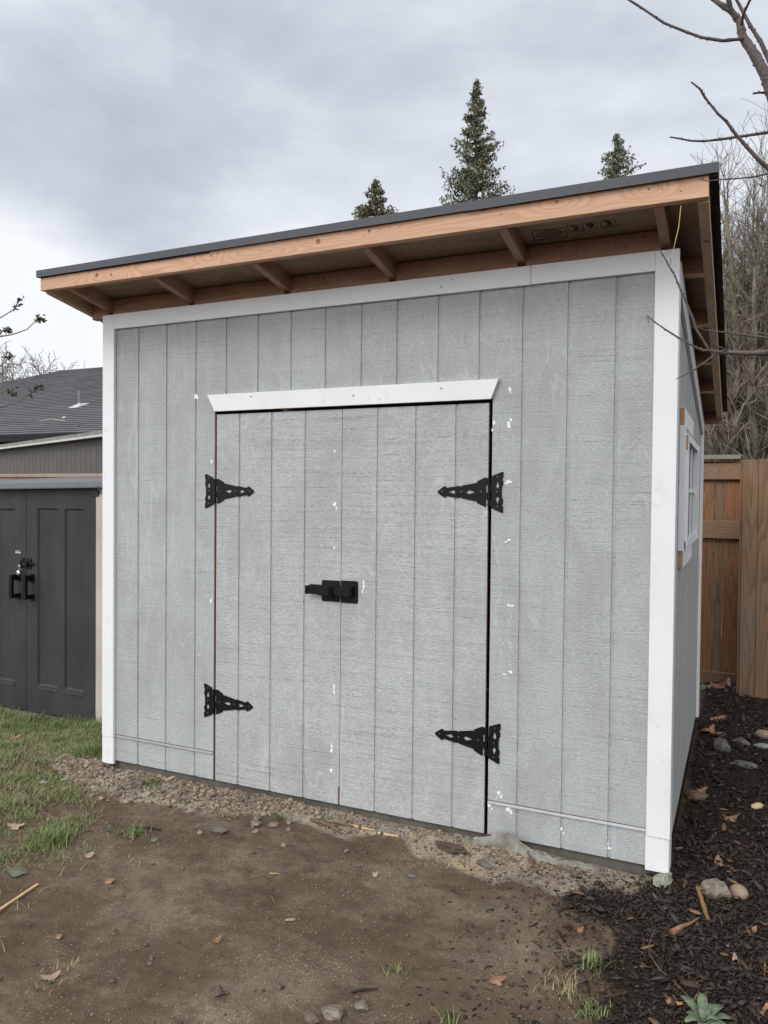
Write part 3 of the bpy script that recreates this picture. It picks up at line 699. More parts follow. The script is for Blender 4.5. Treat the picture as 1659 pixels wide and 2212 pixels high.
# ------------------------------------------------------------------ fences
fl=empty('board_fence',(-4,3.9,-.2),'weathered board fence with flat pinkish cap rail behind the plastic shed','fence')
MB().box(-9.5,-.6,3.84,3.98,1.768,1.812).build('cap_rail',M['pinkwood'],fl,bevel=.004)
MB().box(-9.5,-.6,3.87,3.905,1.66,1.7675).build('rail',M['pinkwood'],fl,bevel=.004)
mb=MB(); x=-9.5
while x<-.6: mb.box(x,x+.137,3.906,3.925,-.12,1.75); x+=.142
mb.build('fence_boards',M['fence_old'],fl)
fr=empty('cedar_fence',(2.6,3.95,-.1),'cedar fence section with two rails and a cap at the end of the shed passage','fence')
MB().box(-.55,3.135,3.88,4.02,1.912,1.950).build('cap_rail',M['fence_cap'],fr,bevel=.004)
MB().box(-.55,3.16,3.925,3.962,1.738,1.878).build('rail',M['fence_rail'],fr,bevel=.003)
MB().box(-.55,3.16,3.925,3.962,1.222,1.378).build('rail',M['fence_rail'],fr,bevel=.003)
MB().box(-.55,3.16,3.925,3.962,-.13,.045).build('kick_board',M['fence_old'],fr,bevel=.003)
x=-.55; ws=[]; k=0
bx=[3.16,3.008,2.931,2.79,2.65,2.52]
while bx[-1]>-.55: bx.append(bx[-1]-.142)
for i in range(len(bx)-1):
    MB().box(bx[i+1]+.0035,bx[i]-.0015,3.9625+(i%2)*.004,3.980+(i%2)*.004,-.08,1.9).build('board',M['fence_new'] if i%3!=1 else M['fence_old'],fr)
f2=empty('cedar_fence',(3.5,3.5,-.1),'taller boarded fence panel standing nearest the camera at the right edge','fence')
MB().box(3.136,3.154,3.505,3.60,-.12,1.885).build('post',M['fence_old'],f2,bevel=.003)
x=3.1545; i=0
while x<6.5: MB().box(x,x+.112,3.49+(i%2)*.003,3.509+(i%2)*.003,-.075,1.888+(i%2)*.004).build('board',M['fence_old'],f2,bevel=.003); x+=.1145; i+=1
MB().box(3.155,6.5,3.5125,3.55,1.5,1.6).build('rail',M['fence_rail'],f2); MB().box(3.155,6.5,3.5125,3.55,.2,.3).build('rail',M['fence_rail'],f2)
# ------------------------------------------------------------------ neighbouring buildings
A=Vector((-5.237,5.0,0)); B=Vector((-9.688,6.901,0)); dv=(B-A).normalized(); nv=Vector((-dv.y,dv.x,0)); nv=nv if nv.y<0 else -nv
A2=A-dv*3.2; B2=B+dv*4; L=(B2-A2).length
ng=empty('garage',(*A2.xy,-.2),'low brown grey board clad outbuilding with a sagging old gutter, beyond the fence','building')
def fr_(o,s,t,z): return (o.x+dv.x*s+nv.x*t,o.y+dv.y*s+nv.y*t,z)
def obox(mb,s0,s1,t0,t1,z0,z1): return mb.hexa([fr_(A2,s0,t0,z0),fr_(A2,s1,t0,z0),fr_(A2,s1,t1,z0),fr_(A2,s0,t1,z0),fr_(A2,s0,t0,z1),fr_(A2,s1,t0,z1),fr_(A2,s1,t1,z1),fr_(A2,s0,t1,z1)])
mb=MB(); s=0
while s<L: obox(mb,s,s+.190,-.02,0,-.2,2.36); s+=.2
obox(mb,0,L,-.05,-.022,-.2,2.36); mb.build('wall',M['nh_wall'],ng)
mb=MB(); obox(mb,0,L,.002,.022,2.36,2.47); obox(mb,0,L,.0225,.12,2.36,2.375); mb.build('gutter',M['gutter'],ng)
mb=MB(); obox(mb,0,L,.121,.133,2.362,2.395); mb.build('gutter_lip',M['gutter_lip'],ng)
mb=MB(); obox(mb,0,L,-2.,-.055,2.40,2.46); mb.build('roof',M['shingle'],ng)
# hip roofed house
ze=2.764; y0=8.0; s_=.42
ho=empty('house',(-8,y0,-.2),'neighbouring house with dark grey shingled hip roof and a vent pipe','house')
RE=Vector((-15.91,14.15,0)); 
MB().box(-26,2,8.5,19,-.2,2.72).build('wall',M['nh_wall'],ho)
mb=MB(); rh=.1345; cs=1/math.sqrt(1+s_*s_); k=0; y=y0
el,er=-24.0,2.0
def xl(y):  # hip edge
    t=(y-y0)/(RE.y-y0); return el+(RE.x-el)*min(1,t**.93)
seg=60
while y<14.1:
    y2=min(y+rh*cs*1.08,14.15); 
    n_=seg
    for i in range(n_):
        u0_,u1_=i/n_,(i+1)/n_
        xa,xb=xl(y)+(er-xl(y))*u0_,xl(y)+(er-xl(y))*u1_
        xc,xd=xl(y2)+(er-xl(y2))*u0_,xl(y2)+(er-xl(y2))*u1_
        j=lambda x_:.006*mn.noise(Vector((x_*1.1,y*3,0)))
        z1_=ze+s_*(y-y0); z2_=ze+s_*(y2-y0)
        mb.add([(xa,y-.010,z1_+.018+j(xa)),(xb,y-.010,z1_+.018+j(xb)),(xd,y2,z2_+.004),(xc,y2,z2_+.004),(xa,y-.010,z1_-.004+j(xa)),(xb,y-.010,z1_-.004+j(xb))],[(0,1,2,3)]); mb.add([(xa,y-.010,z1_+.018+j(xa)),(xb,y-.010,z1_+.018+j(xb)),(xa,y-.004,z1_-.012),(xb,y-.004,z1_-.012)],[(2,3,1,0)],1)  # darker lip material paints in the shade under each shingle course
    y=y2
zr=ze+s_*(14.15-y0)
mb.add([(RE.x,14.15,zr),(er,14.15,zr),(er,20.3,ze),(el,20.3,ze)],[(0,1,2,3)])
mb.add([(el,y0,ze),(RE.x,14.15,zr),(el,20.3,ze)],[(0,1,2)])
mb.add([(el,y0,ze-.02),(er,y0,ze-.02),(er,20.3,ze-.02),(el,20.3,ze-.02)],[(3,2,1,0)])
roofh=mb.build('roof',[M['house_roof'],M['shingle']],ho)
MB().box(el,er,y0-.02,y0+.01,ze-.14,ze-.01).build('fascia_board',M['felt'],ho)
p=Vector((-10.843,9.964,3.59)); MB().tube([p-Vector((0,0,.1)),p+Vector((0,0,.36))],.036,14).build('vent_pipe',M['gutter'],roofh)
mb=MB(); q=p; mb.hexa([(q.x-.13,q.y-.2,q.z-.075),(q.x+.11,q.y-.2,q.z-.075),(q.x+.20,q.y+.1,q.z+.045),(q.x-.12,q.y+.1,q.z+.045),(q.x-.13,q.y-.2,q.z-.05),(q.x+.11,q.y-.2,q.z-.05),(q.x+.2,q.y+.1,q.z+.075),(q.x-.12,q.y+.1,q.z+.075)]); mb.tube([q+Vector((0,0,-.02)),q+Vector((0,0,.06))],[.09,.045],12)
mb.build('pipe_flashing',M['gutter_lip'],roofh)
def onroof(px,py):
    d=ray(px,py); t=(ze+s_*(CP.y-y0)-CP.z)/(d.z-s_*d.y); return CP+d*t+Vector((0,0,.03))
def debris(px,py,w,mat,name,label,cat):
    c=onroof(px,py); mb=MB(); n=8; rr=random.Random(px)
    vs=[(c.x+w*rr.uniform(.6,1)*math.cos(2*PI*i/n),c.y+w*.7*rr.uniform(.5,1)*math.sin(2*PI*i/n),0) for i in range(n)]
    vs=[(a,b_,ze+s_*(b_-y0)+.03) for a,b_,_ in vs]; mb.add(vs+[(c.x,c.y,c.z+.03)],[(i,(i+1)%n,n) for i in range(n)]); tag(mb.build(name,mat,origin=c),label,cat)
debris(138,905,.07,M['sawy'],'fallen_leaf','yellow leaf lying on the neighbouring shingle roof','leaf')
debris(169,922,.06,M['holly'],'moss_tuft','small green moss tuft low on the neighbouring shingle roof','moss')
a=onroof(85,912);b_=onroof(112,908);c_=onroof(140,912); tag(MB().tube([a,b_,c_],.006,5).build('twig',M['gutter_lip'],origin=a),'thin pale bent twig lying on the neighbouring shingle roof','twig')
for i,(ya,yb) in enumerate(((801.0,795.5),(805.0,800.5))):
    a=onY(-400,ya-2,30);b_=onY(60,ya,30);c_=onY(900,yb-8,30)
    tag(MB().tube([a,b_,c_],.011,5).build('power_line',M['wire'],origin=a),('upper' if i==0 else 'lower')+' of two thin grey power lines crossing the bare tree behind the roof','cable')
# ------------------------------------------------------------------ trees
class Tr:
    """recursive branches"""
    def __init__(s,seed): s.r=random.Random(seed); s.mb=MB(); s.tw=MB(); s.tips=[]
    def grow(s,p,d,L,r,lev,up=.2,wob=.25,kids=4,n=6,ratio=.6,spread=.7,mb=None,min_r=.002):
        rr=s.r; seg=max(3,int(5 if lev>1 else 4)); pts=[p]; dirs=[d]
        q=p;dd=d.normalized()
        for i in range(seg):
            dd=(dd+Vector((rr.gauss(0,wob),rr.gauss(0,wob),rr.gauss(0,wob)))*.5+Vector((0,0,up))*.35).normalized(); q=q+dd*(L/seg); pts.append(q); dirs.append(dd)
        rs=[max(min_r,r*(1-.75*i/seg)) for i in range(seg+1)]
        (mb or (s.mb if lev>=2 else s.tw)).tube(pts,rs,n if lev>1 else 4 if lev==1 else 3,cap=False)
        if lev<=0: s.tips.append((q,dd)); return
        for k in range(kids):
            t=(k+.6+rr.random()*.6)/kids; t=min(t,1.); i=min(seg,max(1,int(round(t*seg))))
            ax=Vector((rr.gauss(0,1),rr.gauss(0,1),rr.gauss(0,1))); ax=(ax-dirs[i]*ax.dot(dirs[i])).normalized()
            nd=(dirs[i]*math.cos(spread)+ax*math.sin(spread)*rr.uniform(.6,1.2)).normalized()
            s.grow(pts[i],nd,L*ratio*rr.uniform(.7,1.15),rs[i]*.62,lev-1,up,wob,kids,n,ratio,spread,None,min_r)
def leaves_mesh(pts,size,rs,asp=.45,droop=None):
    """pts (n,3): one folded leaf per point (2 tris)"""
    n=len(pts); a=rs.normal(size=(n,3)); 
    if droop is not None: a[:,2]+=droop
    a/=np.linalg.norm(a,axis=1)[:,None]
    b=rs.normal(size=(n,3)); b-= (b*a).sum(1)[:,None]*a; b/=np.linalg.norm(b,axis=1)[:,None]
    s=(size*rs.uniform(.6,1.3,n))[:,None]
    V=np.stack([pts-a*s*.5,pts+b*s*asp*.5,pts+a*s*.5,pts-b*s*asp*.5],1).reshape(-1,3)
    Fc=np.arange(n*4).reshape(n,4); return V,Fc
def conifer(name,base,top,wid,seed,mat,label,dep=5.5,size=.13,nb=260,group=None,zlow=None,lv=26,fl=.0):
    rs=np.random.RandomState(seed); H=top[2]-base[2]; root=empty(name,base,label,'tree',group)
    MB().tube([base,(base[0]+(top[0]-base[0])*.5,base[1],base[2]+H*.5),top],[.26,.14,.015],8).build('trunk',M['stem_c'],root)
    br=MB(); P_=[]
    for i in range(nb):
        t=(i+rs.rand())/nb; z=top[2]-(1-t)**1.0*dep; frac=(top[2]-z)/H
        ax=base[0]+(top[0]-base[0])*((z-base[2])/H); ay=base[1]+(top[1]-base[1])*((z-base[2])/H)
        Lb=(.05+wid*(top[2]-z))*rs.uniform(.62,1.06)*(1+.16*math.sin(z*4.3+seed)+.10*math.sin(z*9.1+seed*2)); an=rs.uniform(0,2*PI)
        d=np.array([math.cos(an),math.sin(an),.25]); p0=np.array([ax,ay,z])
        mid=p0+d*Lb*.5+np.array([0,0,-.04*Lb]); tip=p0+d*Lb+np.array([0,0,.12*Lb])
        br.tube([p0,mid,tip],[.02+.012*Lb,.014,.005],4,cap=False)
        m_=int(lv*(.30+Lb*1.0))
        u=rs.uniform(.25,1.0,m_)[:,None]; c=p0*(1-u)**2+2*u*(1-u)*mid+u*u*tip
        # clumps
        cl=rs.normal(size=(m_,3))*np.array([.085,.085,.07])*(.5+Lb*.35)
        P_.append(c+cl-np.array([0,0,.05]))
    br.build('branches',M['stem_c'],root)
    P_=np.concatenate(P_); P_=np.concatenate([P_,P_+rs.normal(size=P_.shape)*.045])
    V,Fc=leaves_mesh(P_,size,rs,.5,-.6)
    V-=np.array(base); mesh_np('crown',V,Fc,mat,root)
def tp(px,py,Y): p=onY(px,py,Y); return (p.x,p.y,p.z)
t=tp(1030,175,24); conifer('conifer_tree',(t[0]+.05,24,-.2),t,.275,3,M['conifer'],'tallest narrow conifer, rising above the middle of the shed roof',size=.115,nb=200,lv=34,dep=6.2)
t=tp(812,388,30); conifer('conifer_tree',(t[0]-.25,30,-.2),t,.52,8,M['conifer_b'],'short olive brown conifer top left of the tallest conifer',size=.13,nb=110,lv=30,dep=3.4)
t=tp(1333,290,28); conifer('conifer_tree',(t[0]+.3,28,-.2),t,.47,15,M['conifer'],'small conifer top showing between the tallest conifer and the roof corner',size=.115,nb=110,lv=28,dep=3.6)
# bare columnar trees behind the right fence
def poplar(x,y,h,seed,label,nst=9,r=.10,w=.28):
    T=Tr(seed); root=empty('bare_tree',(x,y,-.15),label,'tree','bare upright trees behind the cedar fence')
    rr=T.r
    tk=MB()
    for i in range(nst):
        a=rr.uniform(0,2*PI); q=w*math.sqrt(rr.random()); px_,py_=x+q*math.cos(a),y+q*math.sin(a)
        hh=h*rr.uniform(.72,1.0); pts=[];rs_=[]; n=13; lean=Vector((math.cos(a),math.sin(a),0))*rr.uniform(.02,.10)
        cx,cy=px_,py_; r1=r*rr.uniform(.35,1.0)
        for k in range(n):
            t_=k/(n-1); cx+=rr.gauss(0,.030)+lean.x*.45*t_; cy+=rr.gauss(0,.030)+lean.y*.45*t_
            pts.append(Vector((cx,cy,-.15+(hh+.15)*t_))); rs_.append(max(.005,r1*(1-t_)**.75*rr.uniform(.85,1.15)+.004))
        tk.tube(pts,rs_,7,cap=False)
        for k in range(3,n):
            for j in range(4 if k>5 else 6):
                an=rr.uniform(0,2*PI); d=Vector((math.cos(an)*.55,math.sin(an)*.55,rr.uniform(.5,1.2))).normalized()
                p=pts[k-1].lerp(pts[k],rr.random()); L_=rr.uniform(.40,1.1)*(1.15-.5*k/n)
                T.grow(p,d,L_,max(.006,rs_[k]*.45),1 if k<5 else 1,up=.35,wob=.45,kids=10,ratio=.6,spread=.6,min_r=.0022)
    tk.build('trunk',M['bark_moss'],root,smooth=True); T.mb.v+=[]; 
    T.tw.build('branches',M['bark_moss'],root)
    return T
poplar(3.18,6.5,5.5,5,'bare upright tree with many mossy stems just right of the shed roof edge',nst=12,r=.11,w=.26)
poplar(3.95,6.9,6.1,6,'taller bare mossy tree cut by the right edge of the picture',nst=12,r=.14,w=.32)
poplar(3.55,7.7,5.2,14,'bare upright tree standing between and behind the other mossy ones',nst=13,r=.08,w=.42)
poplar(2.75,7.6,4.9,9,'slimmer bare tree partly hidden behind the shed roof edge',nst=9,r=.08,w=.25)
# dark tangled hedge filling the gap low behind the fence
rs=np.random.RandomState(4); n=16000
P_=np.stack([rs.uniform(1.2,5.6,n),rs.uniform(7.9,8.8,n),rs.uniform(-.1,1,n)],1); P_[:,2]=P_[:,2]*(2.9+.9*fb(P_[:,0],P_[:,1],1.3,77))
hr=empty('evergreen_hedge',(3.2,8.3,-.15),'dark tangled evergreen hedge behind the bare trees','hedge')
V,Fc=leaves_mesh(P_,.11,rs,.6); V-=np.array([3.2,8.3,-.15]); mesh_np('crown',V,Fc,M['hedge'],hr)
mb=MB()
for i in range(50):
    x=1.3+i*.085; mb.tube([(x,8.3,-.15),(x+rs.normal()*.1,8.3,1.2),(x+rs.normal()*.2,8.3,2.8)],[.03,.02,.006],5,cap=False)
mb.build('trunk',M['bark'],hr)
# far bare trees at left
def fartree(px,Y,ptop,seed,label,H=2.6):
    b_=onY(px,900,Y); tz=onY(px,ptop,Y).z; root=empty('bare_tree',(b_.x,Y,-.2),label,'tree','bare trees beyond the neighbouring house')
    T=Tr(seed); h0=tz-H
    MB().tube([(b_.x,Y,-.2),(b_.x,Y,h0)],[.22,.12],8,cap=False).build('trunk',M['bark_far'],root)
    for i in range(5):
        a=2*PI*i/5+T.r.random(); T.grow(Vector((b_.x,Y,h0)),Vector((math.cos(a)*.8,math.sin(a)*.8,1)).normalized(),H*.62,.08,3,up=.10,wob=.32,kids=4,ratio=.62,spread=.75,n=5,min_r=.011)
    T.mb.build('branches',M['bark_far'],root)
    T.tw.build('twigs',M['bark_far'],root)
fartree(8,22,742,21,'spreading bare tree at the left edge beyond the hip roof',3.2)
fartree(88,24,756,25,'slighter bare tree close to the hip roof ridge, right of the spreading one',2.6)
# evergreen shrub twigs entering at left
sh=empty('evergreen_shrub',(-5.6,3.0,-.15),'leafy evergreen shrub whose twig tips reach in from the left edge','shrub')
YS=3.0; mb=MB(); LP=[]; rs=np.random.RandomState(9)
def Ln(pts,r0_,r1_):
    q=[onY(a,b_,YS+c) for a,b_,c in pts]; n=len(q); mb.tube(q,[r0_+(r1_-r0_)*i/(n-1) for i in range(n)],5,cap=False); return q
for pts,lf in (([(-160,760,0),(-60,690,0),(0,687,0),(30,668,0),(44,645,0)],(30,14,.07)),([(-160,790,.1),(-60,735,0),(0,727,0),(25,723,0),(58,712,0),(80,690,0),(92,688,0)],(34,16,.10)),([(-120,860,0),(-40,800,0),(0,791,0),(14,778,0),(17,768,0)],(22,9,.05)),([(-150,1000,.1),(-60,900,0),(0,880,0),(40,868,0),(66,850,0),(84,832,0)],(26,14,.12)),([(-140,980,0),(-60,870,0),(0,850,0),(18,842,0),(30,850,0)],(40,24,.2)),([(-150,820,0),(-50,745,0),(5,716,0),(20,712,0)],(40,14,.08))):
    pts=[(a,b_-0*30,c) for a,b_,c in pts]
    q=Ln(pts,.012,.003); m_=lf[0]
    for i in range(m_):
        u=rs.uniform(.0,1.0)**.6; k=len(q)-2; 
        f=(len(q)-1)-(1-u)*1.15; k=int(min(len(q)-2,max(0,math.floor(f)))); pnt=q[k].lerp(q[k+1],f-k)
        LP.append([pnt.x+rs.normal()*.022,pnt.y+rs.normal()*.022,pnt.z+rs.normal()*.020])
    if True:
        for i in range(60):
            f=rs.uniform(0,1.); k=0; pnt=q[0].lerp(q[1],f); LP.append([pnt.x+rs.normal()*.05,pnt.y+rs.normal()*.05,pnt.z+rs.normal()*.05])
q0=onY(-160,860,YS)
for zz in (0,.3,-.3): mb.tube([(-5.6+zz,3.0,-.15),(-5.5+zz*.5,3.0,1.2),(q0.x,q0.y,q0.z+zz)],[.03,.022,.012],6,cap=False)
bo=mb.build('branches',M['bark'],sh); V,Fc=leaves_mesh(np.array(LP),.062,rs,.42,.3); V-=np.array([-5.6,3.0,-.15]); mesh_np('crown',V,Fc,M['holly'],sh)
# fruit tree overhanging at the upper right
ft=empty('fruit_tree',(4.35,-.75,-.05),'leafless fruit tree reaching budded branches in from the upper right','tree')
mb=MB(); rr=random.Random(12)
def limb(pts,ya,yb,r0_,r1_,buds=True,bsz=1.):
    n=len(pts); q=[onY(a,b_,ya+(yb-ya)*i/(n-1)) for i,(a,b_) in enumerate(pts)]
    # refine
    Q=[];RR=[]
    for i in range(n-1):
        for k in range(3):
            t_=k/3; Q.append(q[i].lerp(q[i+1],t_)); RR.append(r0_+(r1_-r0_)*(i+t_)/(n-1))
    Q.append(q[-1]); RR.append(r1_)
    RR=[r_*(1+rr.uniform(-.08,.12)) for r_ in RR]
    mb.tube(Q,RR,8)
    if buds:
        i=1
        while i<len(Q)-1:
            d=(Q[i+1]-Q[i-1]).normalized(); a=rr.uniform(0,2*PI); o=d.orthogonal().normalized(); o=(o*math.cos(a)+d.cross(o)*math.sin(a)); r_=RR[i]
            s=(r_*.28+.0017)*bsz
            c=Q[i]+o*r_*.7; e=c+(o*.8-d*.9*(1 if r1_<r0_ else -1)*-1)*s*1.8
            mb.tube([c,c.lerp(e,.5),e],[s*.75,s*.6,s*.12],6)
            mb.tube([Q[i]-d*s*.8,Q[i],Q[i]+d*s*.8],[r_*.98,r_*1.14,r_*.98],8,cap=False)
            i+=rr.choice((1,2))
    return q
Y1,Y2=-.95,-1.05
limb([(2050,760),(1850,480),(1700,300),(1668,198),(1655,165),(1633,123),(1604,79),(1597,44),(1578,24),(1540,-2),(1480,-60)],Y1,Y1,.023,.0045)
limb([(1597,44),(1578,20),(1572,-10),(1565,-60)],Y1,Y1-.05,.008,.006)
limb([(1600,60),(1606,30),(1620,0),(1640,-60)],Y1,Y1-.1,.0042,.0035)
limb([(1608,84),(1600,84),(1561,88),(1516,81),(1485,70),(1435,50),(1386,17),(1356,-2),(1300,-50)],Y1,Y1-.12,.0052,.0027)
limb([(1800,420),(1700,230),(1659,125),(1642,88),(1622,58),(1602,20),(1588,-6),(1560,-60)],Y1+.3,Y1+.25,.008,.004)
limb([(1700,205),(1680,207),(1659,201),(1640,200),(1627,202)],Y1+.05,Y1,.004,.0028)
limb([(1850,520),(1740,420),(1659,363),(1641,348),(1613,317),(1589,290),(1569,262),(1551,246),(1523,211),(1512,192),(1493,177)],Y1,Y1-.15,.0068,.0022)
limb([(1850,270),(1740,275),(1659,286),(1591,296),(1556,301),(1520,305),(1491,304),(1466,299),(1447,296)],Y1+.1,Y1-.05,.0055,.0021)
limb([(1850,310),(1740,350),(1659,375),(1628,382),(1590,386),(1558,388),(1530,391),(1510,388)],Y1+.5,Y1+.45,.0042,.0015)
g_=limb([(1950,790),(1780,770),(1659,762),(1608,763),(1567,761),(1547,760),(1532,757)],Y1,Y1,.0095,.0046)
limb([(1532,757),(1519,735),(1504,711),(1497,690),(1487,664),(1475,637),(1464,611),(1455,590),(1444,573),(1433,552),(1425,539)],Y1,Y1-.05,.0038,.0019)
limb([(1534,757),(1520,757),(1504,751),(1481,738),(1460,726),(1438,712),(1415,696),(1396,681)],Y1,Y1-.03,.0038,.0019)
limb([(1550,762),(1540,769),(1518,786),(1493,803),(1475,811),(1460,819)],Y1,Y1-.02,.0027,.0013,bsz=.8)
limb([(1575,761),(1560,752),(1548,747),(1537,742)],Y1,Y1-.04,.0024,.0012,bsz=.8)
limb([(1850,770),(1740,740),(1659,730),(1604,723),(1565,718),(1535,715),(1520,712),(1503,706)],Y1+.5,Y1+.4,.0045,.0015)
limb([(1740,745),(1700,735),(1659,725),(1640,718)],Y1+.2,Y1+.15,.0045,.003)
j0=onY(2050,760,Y1); j1=onY(1950,790,Y1)
mb.tube([(4.35,-.75,-.15),(4.33,-.8,.6),(4.25,-.85,1.3),tuple(j0)],[.075,.065,.055,.034],12)
mb.tube([(4.25,-.85,1.3),tuple((Vector((4.25,-.85,1.3))+j1)/2+Vector((0,0,.05))),tuple(j1)],[.04,.026,.018],10)
for px,py,yy in ((1850,480,Y1),(1800,420,Y1+.3),(1850,520,Y1),(1850,270,Y1+.1),(1850,310,Y1+.5),(1850,770,Y1+.5)):
    a=onY(px,py,yy); mb.tube([Vector((4.28,-.82,1.0+.25*(1-py/900))),a.lerp(Vector((4.2,-.8,1.6)),.45),a],[.03,.02,.011],8,cap=False)
mb.build('branches',M['twig'],ft,smooth=True)
p=onY(1397,681,Y1-.03); mb=MB()
for i in range(6): mb.tube([p+Vector((.001*i,0,-.003*i)),p+Vector((.002+.001*i+rr.uniform(-.004,.004),0,-.008-.004*i))],[.0022,.001],5)
mb.build('dried_bud',M['leaf_or'],ft)
# ------------------------------------------------------------------ ground cover
def ico():
    t=(1+5**.5)/2; v=np.array([(-1,t,0),(1,t,0),(-1,-t,0),(1,-t,0),(0,-1,t),(0,1,t),(0,-1,-t),(0,1,-t),(t,0,-1),(t,0,1),(-t,0,-1),(-t,0,1)],float); v/=np.linalg.norm(v[0])
    f=np.array([(0,11,5),(0,5,1),(0,1,7),(0,7,10),(0,10,11),(1,5,9),(5,11,4),(11,10,2),(10,7,6),(7,1,8),(3,9,4),(3,4,2),(3,2,6),(3,6,8),(3,8,9),(4,9,5),(2,4,11),(6,2,10),(8,6,7),(9,8,1)])
    return v,f
IV,IF=ico()
OV=np.array([(1,0,0),(-1,0,0),(0,1,0),(0,-1,0),(0,0,1),(0,0,-1)],float); OF=np.array([(0,2,4),(2,1,4),(1,3,4),(3,0,4),(2,0,5),(1,2,5),(3,1,5),(0,3,5)])
def scatter(name,pts,size,shape,mat,rs,asp=(1,.8,.6),jit=.25,sink=.3,tilt=.3,smooth=False,zoff=None,**tg):
    bv,bf=shape; n=len(pts); k=len(bv)
    S=size[:,None]*np.array(asp)[None,:]*rs.uniform(.75,1.25,(n,3))
    W=bv[None]*(1+rs.normal(size=(n,k,1))*jit*.5)+rs.normal(size=(n,k,3))*jit*.25
    W=W*S[:,None,:]
    a=rs.uniform(0,2*PI,n); b=rs.normal(size=n)*tilt
    x=W[:,:,0]*np.cos(b)[:,None]-W[:,:,2]*np.sin(b)[:,None]; z=W[:,:,0]*np.sin(b)[:,None]+W[:,:,2]*np.cos(b)[:,None]; y=W[:,:,1]
    X_=x*np.cos(a)[:,None]-y*np.sin(a)[:,None]; Y_=x*np.sin(a)[:,None]+y*np.cos(a)[:,None]
    zz=gh(pts[:,0],pts[:,1])+S[:,2]*(1-sink*2)
    if zoff is not None: zz=zz+zoff
    V=np.stack([X_+pts[:,0:1],Y_+pts[:,1:2],z+zz[:,None]],2).reshape(-1,3)
    Fc=(np.arange(n)[:,None,None]*k+bf[None]).reshape(-1,bf.shape[1])
    return mesh_np(name,V,Fc,mat,smooth=smooth,**tg)
def sample(n,x0,x1,y0,y1,fn,rs):
    out=[];c=0
    while c<n:
        p=np.stack([rs.uniform(x0,x1,n),rs.uniform(y0,y1,n)],1); k=rs.rand(n)<fn(p[:,0],p[:,1]); p=p[k]; out.append(p); c+=len(p)
    return np.concatenate(out)[:n]
rs=np.random.RandomState(31)
notin=lambda x,y:((y<.0)|(x<-.27)|(x>2.90))*1.
p=sample(3600,-1.0,1.7,-.65,.3,lambda x,y:(gravel_mask(x,y)**1.3*(.25+.75*sm(.35,.6,fb(x,y,6,90))))*notin(x,y),rs)
sz=np.clip(rs.lognormal(math.log(.0050),.62,len(p)),.0022,.021)
scatter('gravel',p,sz,(IV,IF),M['pebble'],rs,kind='stuff',smooth=False)
p=sample(2600,-.6,3.,-1.9,.0,lambda x,y:(.03+.5*pale_mask(x,y)+.06*fb(x,y,3,5))*notin(x,y)*(1-mulch_mask(x,y)),rs)
scatter('soil_clods',p,np.clip(rs.lognormal(math.log(.0042),.5,len(p)),.002,.014),(IV,IF),M['clod'],rs,kind='stuff')
p=sample(4200,.7,2.9,-.5,.0,lambda x,y:(pale_mask(x,y)**1.5*(.3+.7*sm(.4,.6,fb(x,y,8,91))))*notin(x,y)*(1-mulch_mask(x,y)),rs)
scatter('fine_gravel',p,np.clip(rs.lognormal(math.log(.0030),.6,len(p)),.0015,.014),(IV,IF),M['pebble'],rs,kind='stuff')
p=sample(15000,-.7,3.1,-2.0,.0,lambda x,y:(.10+.5*pale_mask(x,y)+.35*sm(.45,.65,fb(x,y,2.7,66)))*notin(x,y)*(1-.8*mulch_mask(x,y)),rs)
scatter('sawdust',p,rs.uniform(.0008,.0022,len(p)),(OV,OF),M['saw'],rs,asp=(1.5,.8,.5),kind='stuff')
p=sample(2600,1.75,2.45,-.36,-.02,lambda x,y:np.exp(-(((x-2.08)/.11)**2+((y+.255)/.035)**2))+.35*np.exp(-(((x-1.68)/.10)**2+((y+.11)/.03)**2))+.25*np.exp(-((y+.10)/.07)**2),rs)
scatter('yellow_sawdust',p,rs.uniform(.001,.0026,len(p)),(OV,OF),M['sawy'],rs,asp=(1.5,.8,.5),kind='stuff')
# mulch
near=lambda x,y:np.clip(mulch_mask(x,y),0,1)**1.6*notin(x,y)
p=np.concatenate([sample(30000,2.35,3.65,-1.6,.5,near,rs),sample(12000,2.9,4.0,.5,3.9,near,rs)])
sz=np.clip(rs.lognormal(math.log(.0053),.58,len(p)),.002,.028)*np.where(p[:,1]>.5,1.3,1.)
scatter('bark_mulch',p,sz,(IV,IF),M['mulch'],rs,asp=(1.25,.45,.26),jit=.5,tilt=.5,sink=.1,zoff=rs.uniform(-.002,.010,len(p)),kind='stuff')
p=sample(420,2.45,3.8,-1.6,3.6,near,rs)
scatter('light_bark_chips',p,np.clip(rs.lognormal(math.log(.010),.4,len(p)),.005,.025),(IV,IF),M['mulch_l'],rs,asp=(1.4,.45,.22),jit=.5,tilt=.3,sink=-.1,zoff=np.full(len(p),.010),kind='stuff')
p=sample(900,1.9,2.8,-1.4,-.05,lambda x,y:sm(1.9,2.7,x)**2*notin(x,y),rs)
scatter('stray_bark_chips',p,rs.uniform(.0025,.011,len(p)),(IV,IF),M['mulch'],rs,asp=(1.3,.45,.3),jit=.5,tilt=.3,kind='stuff')
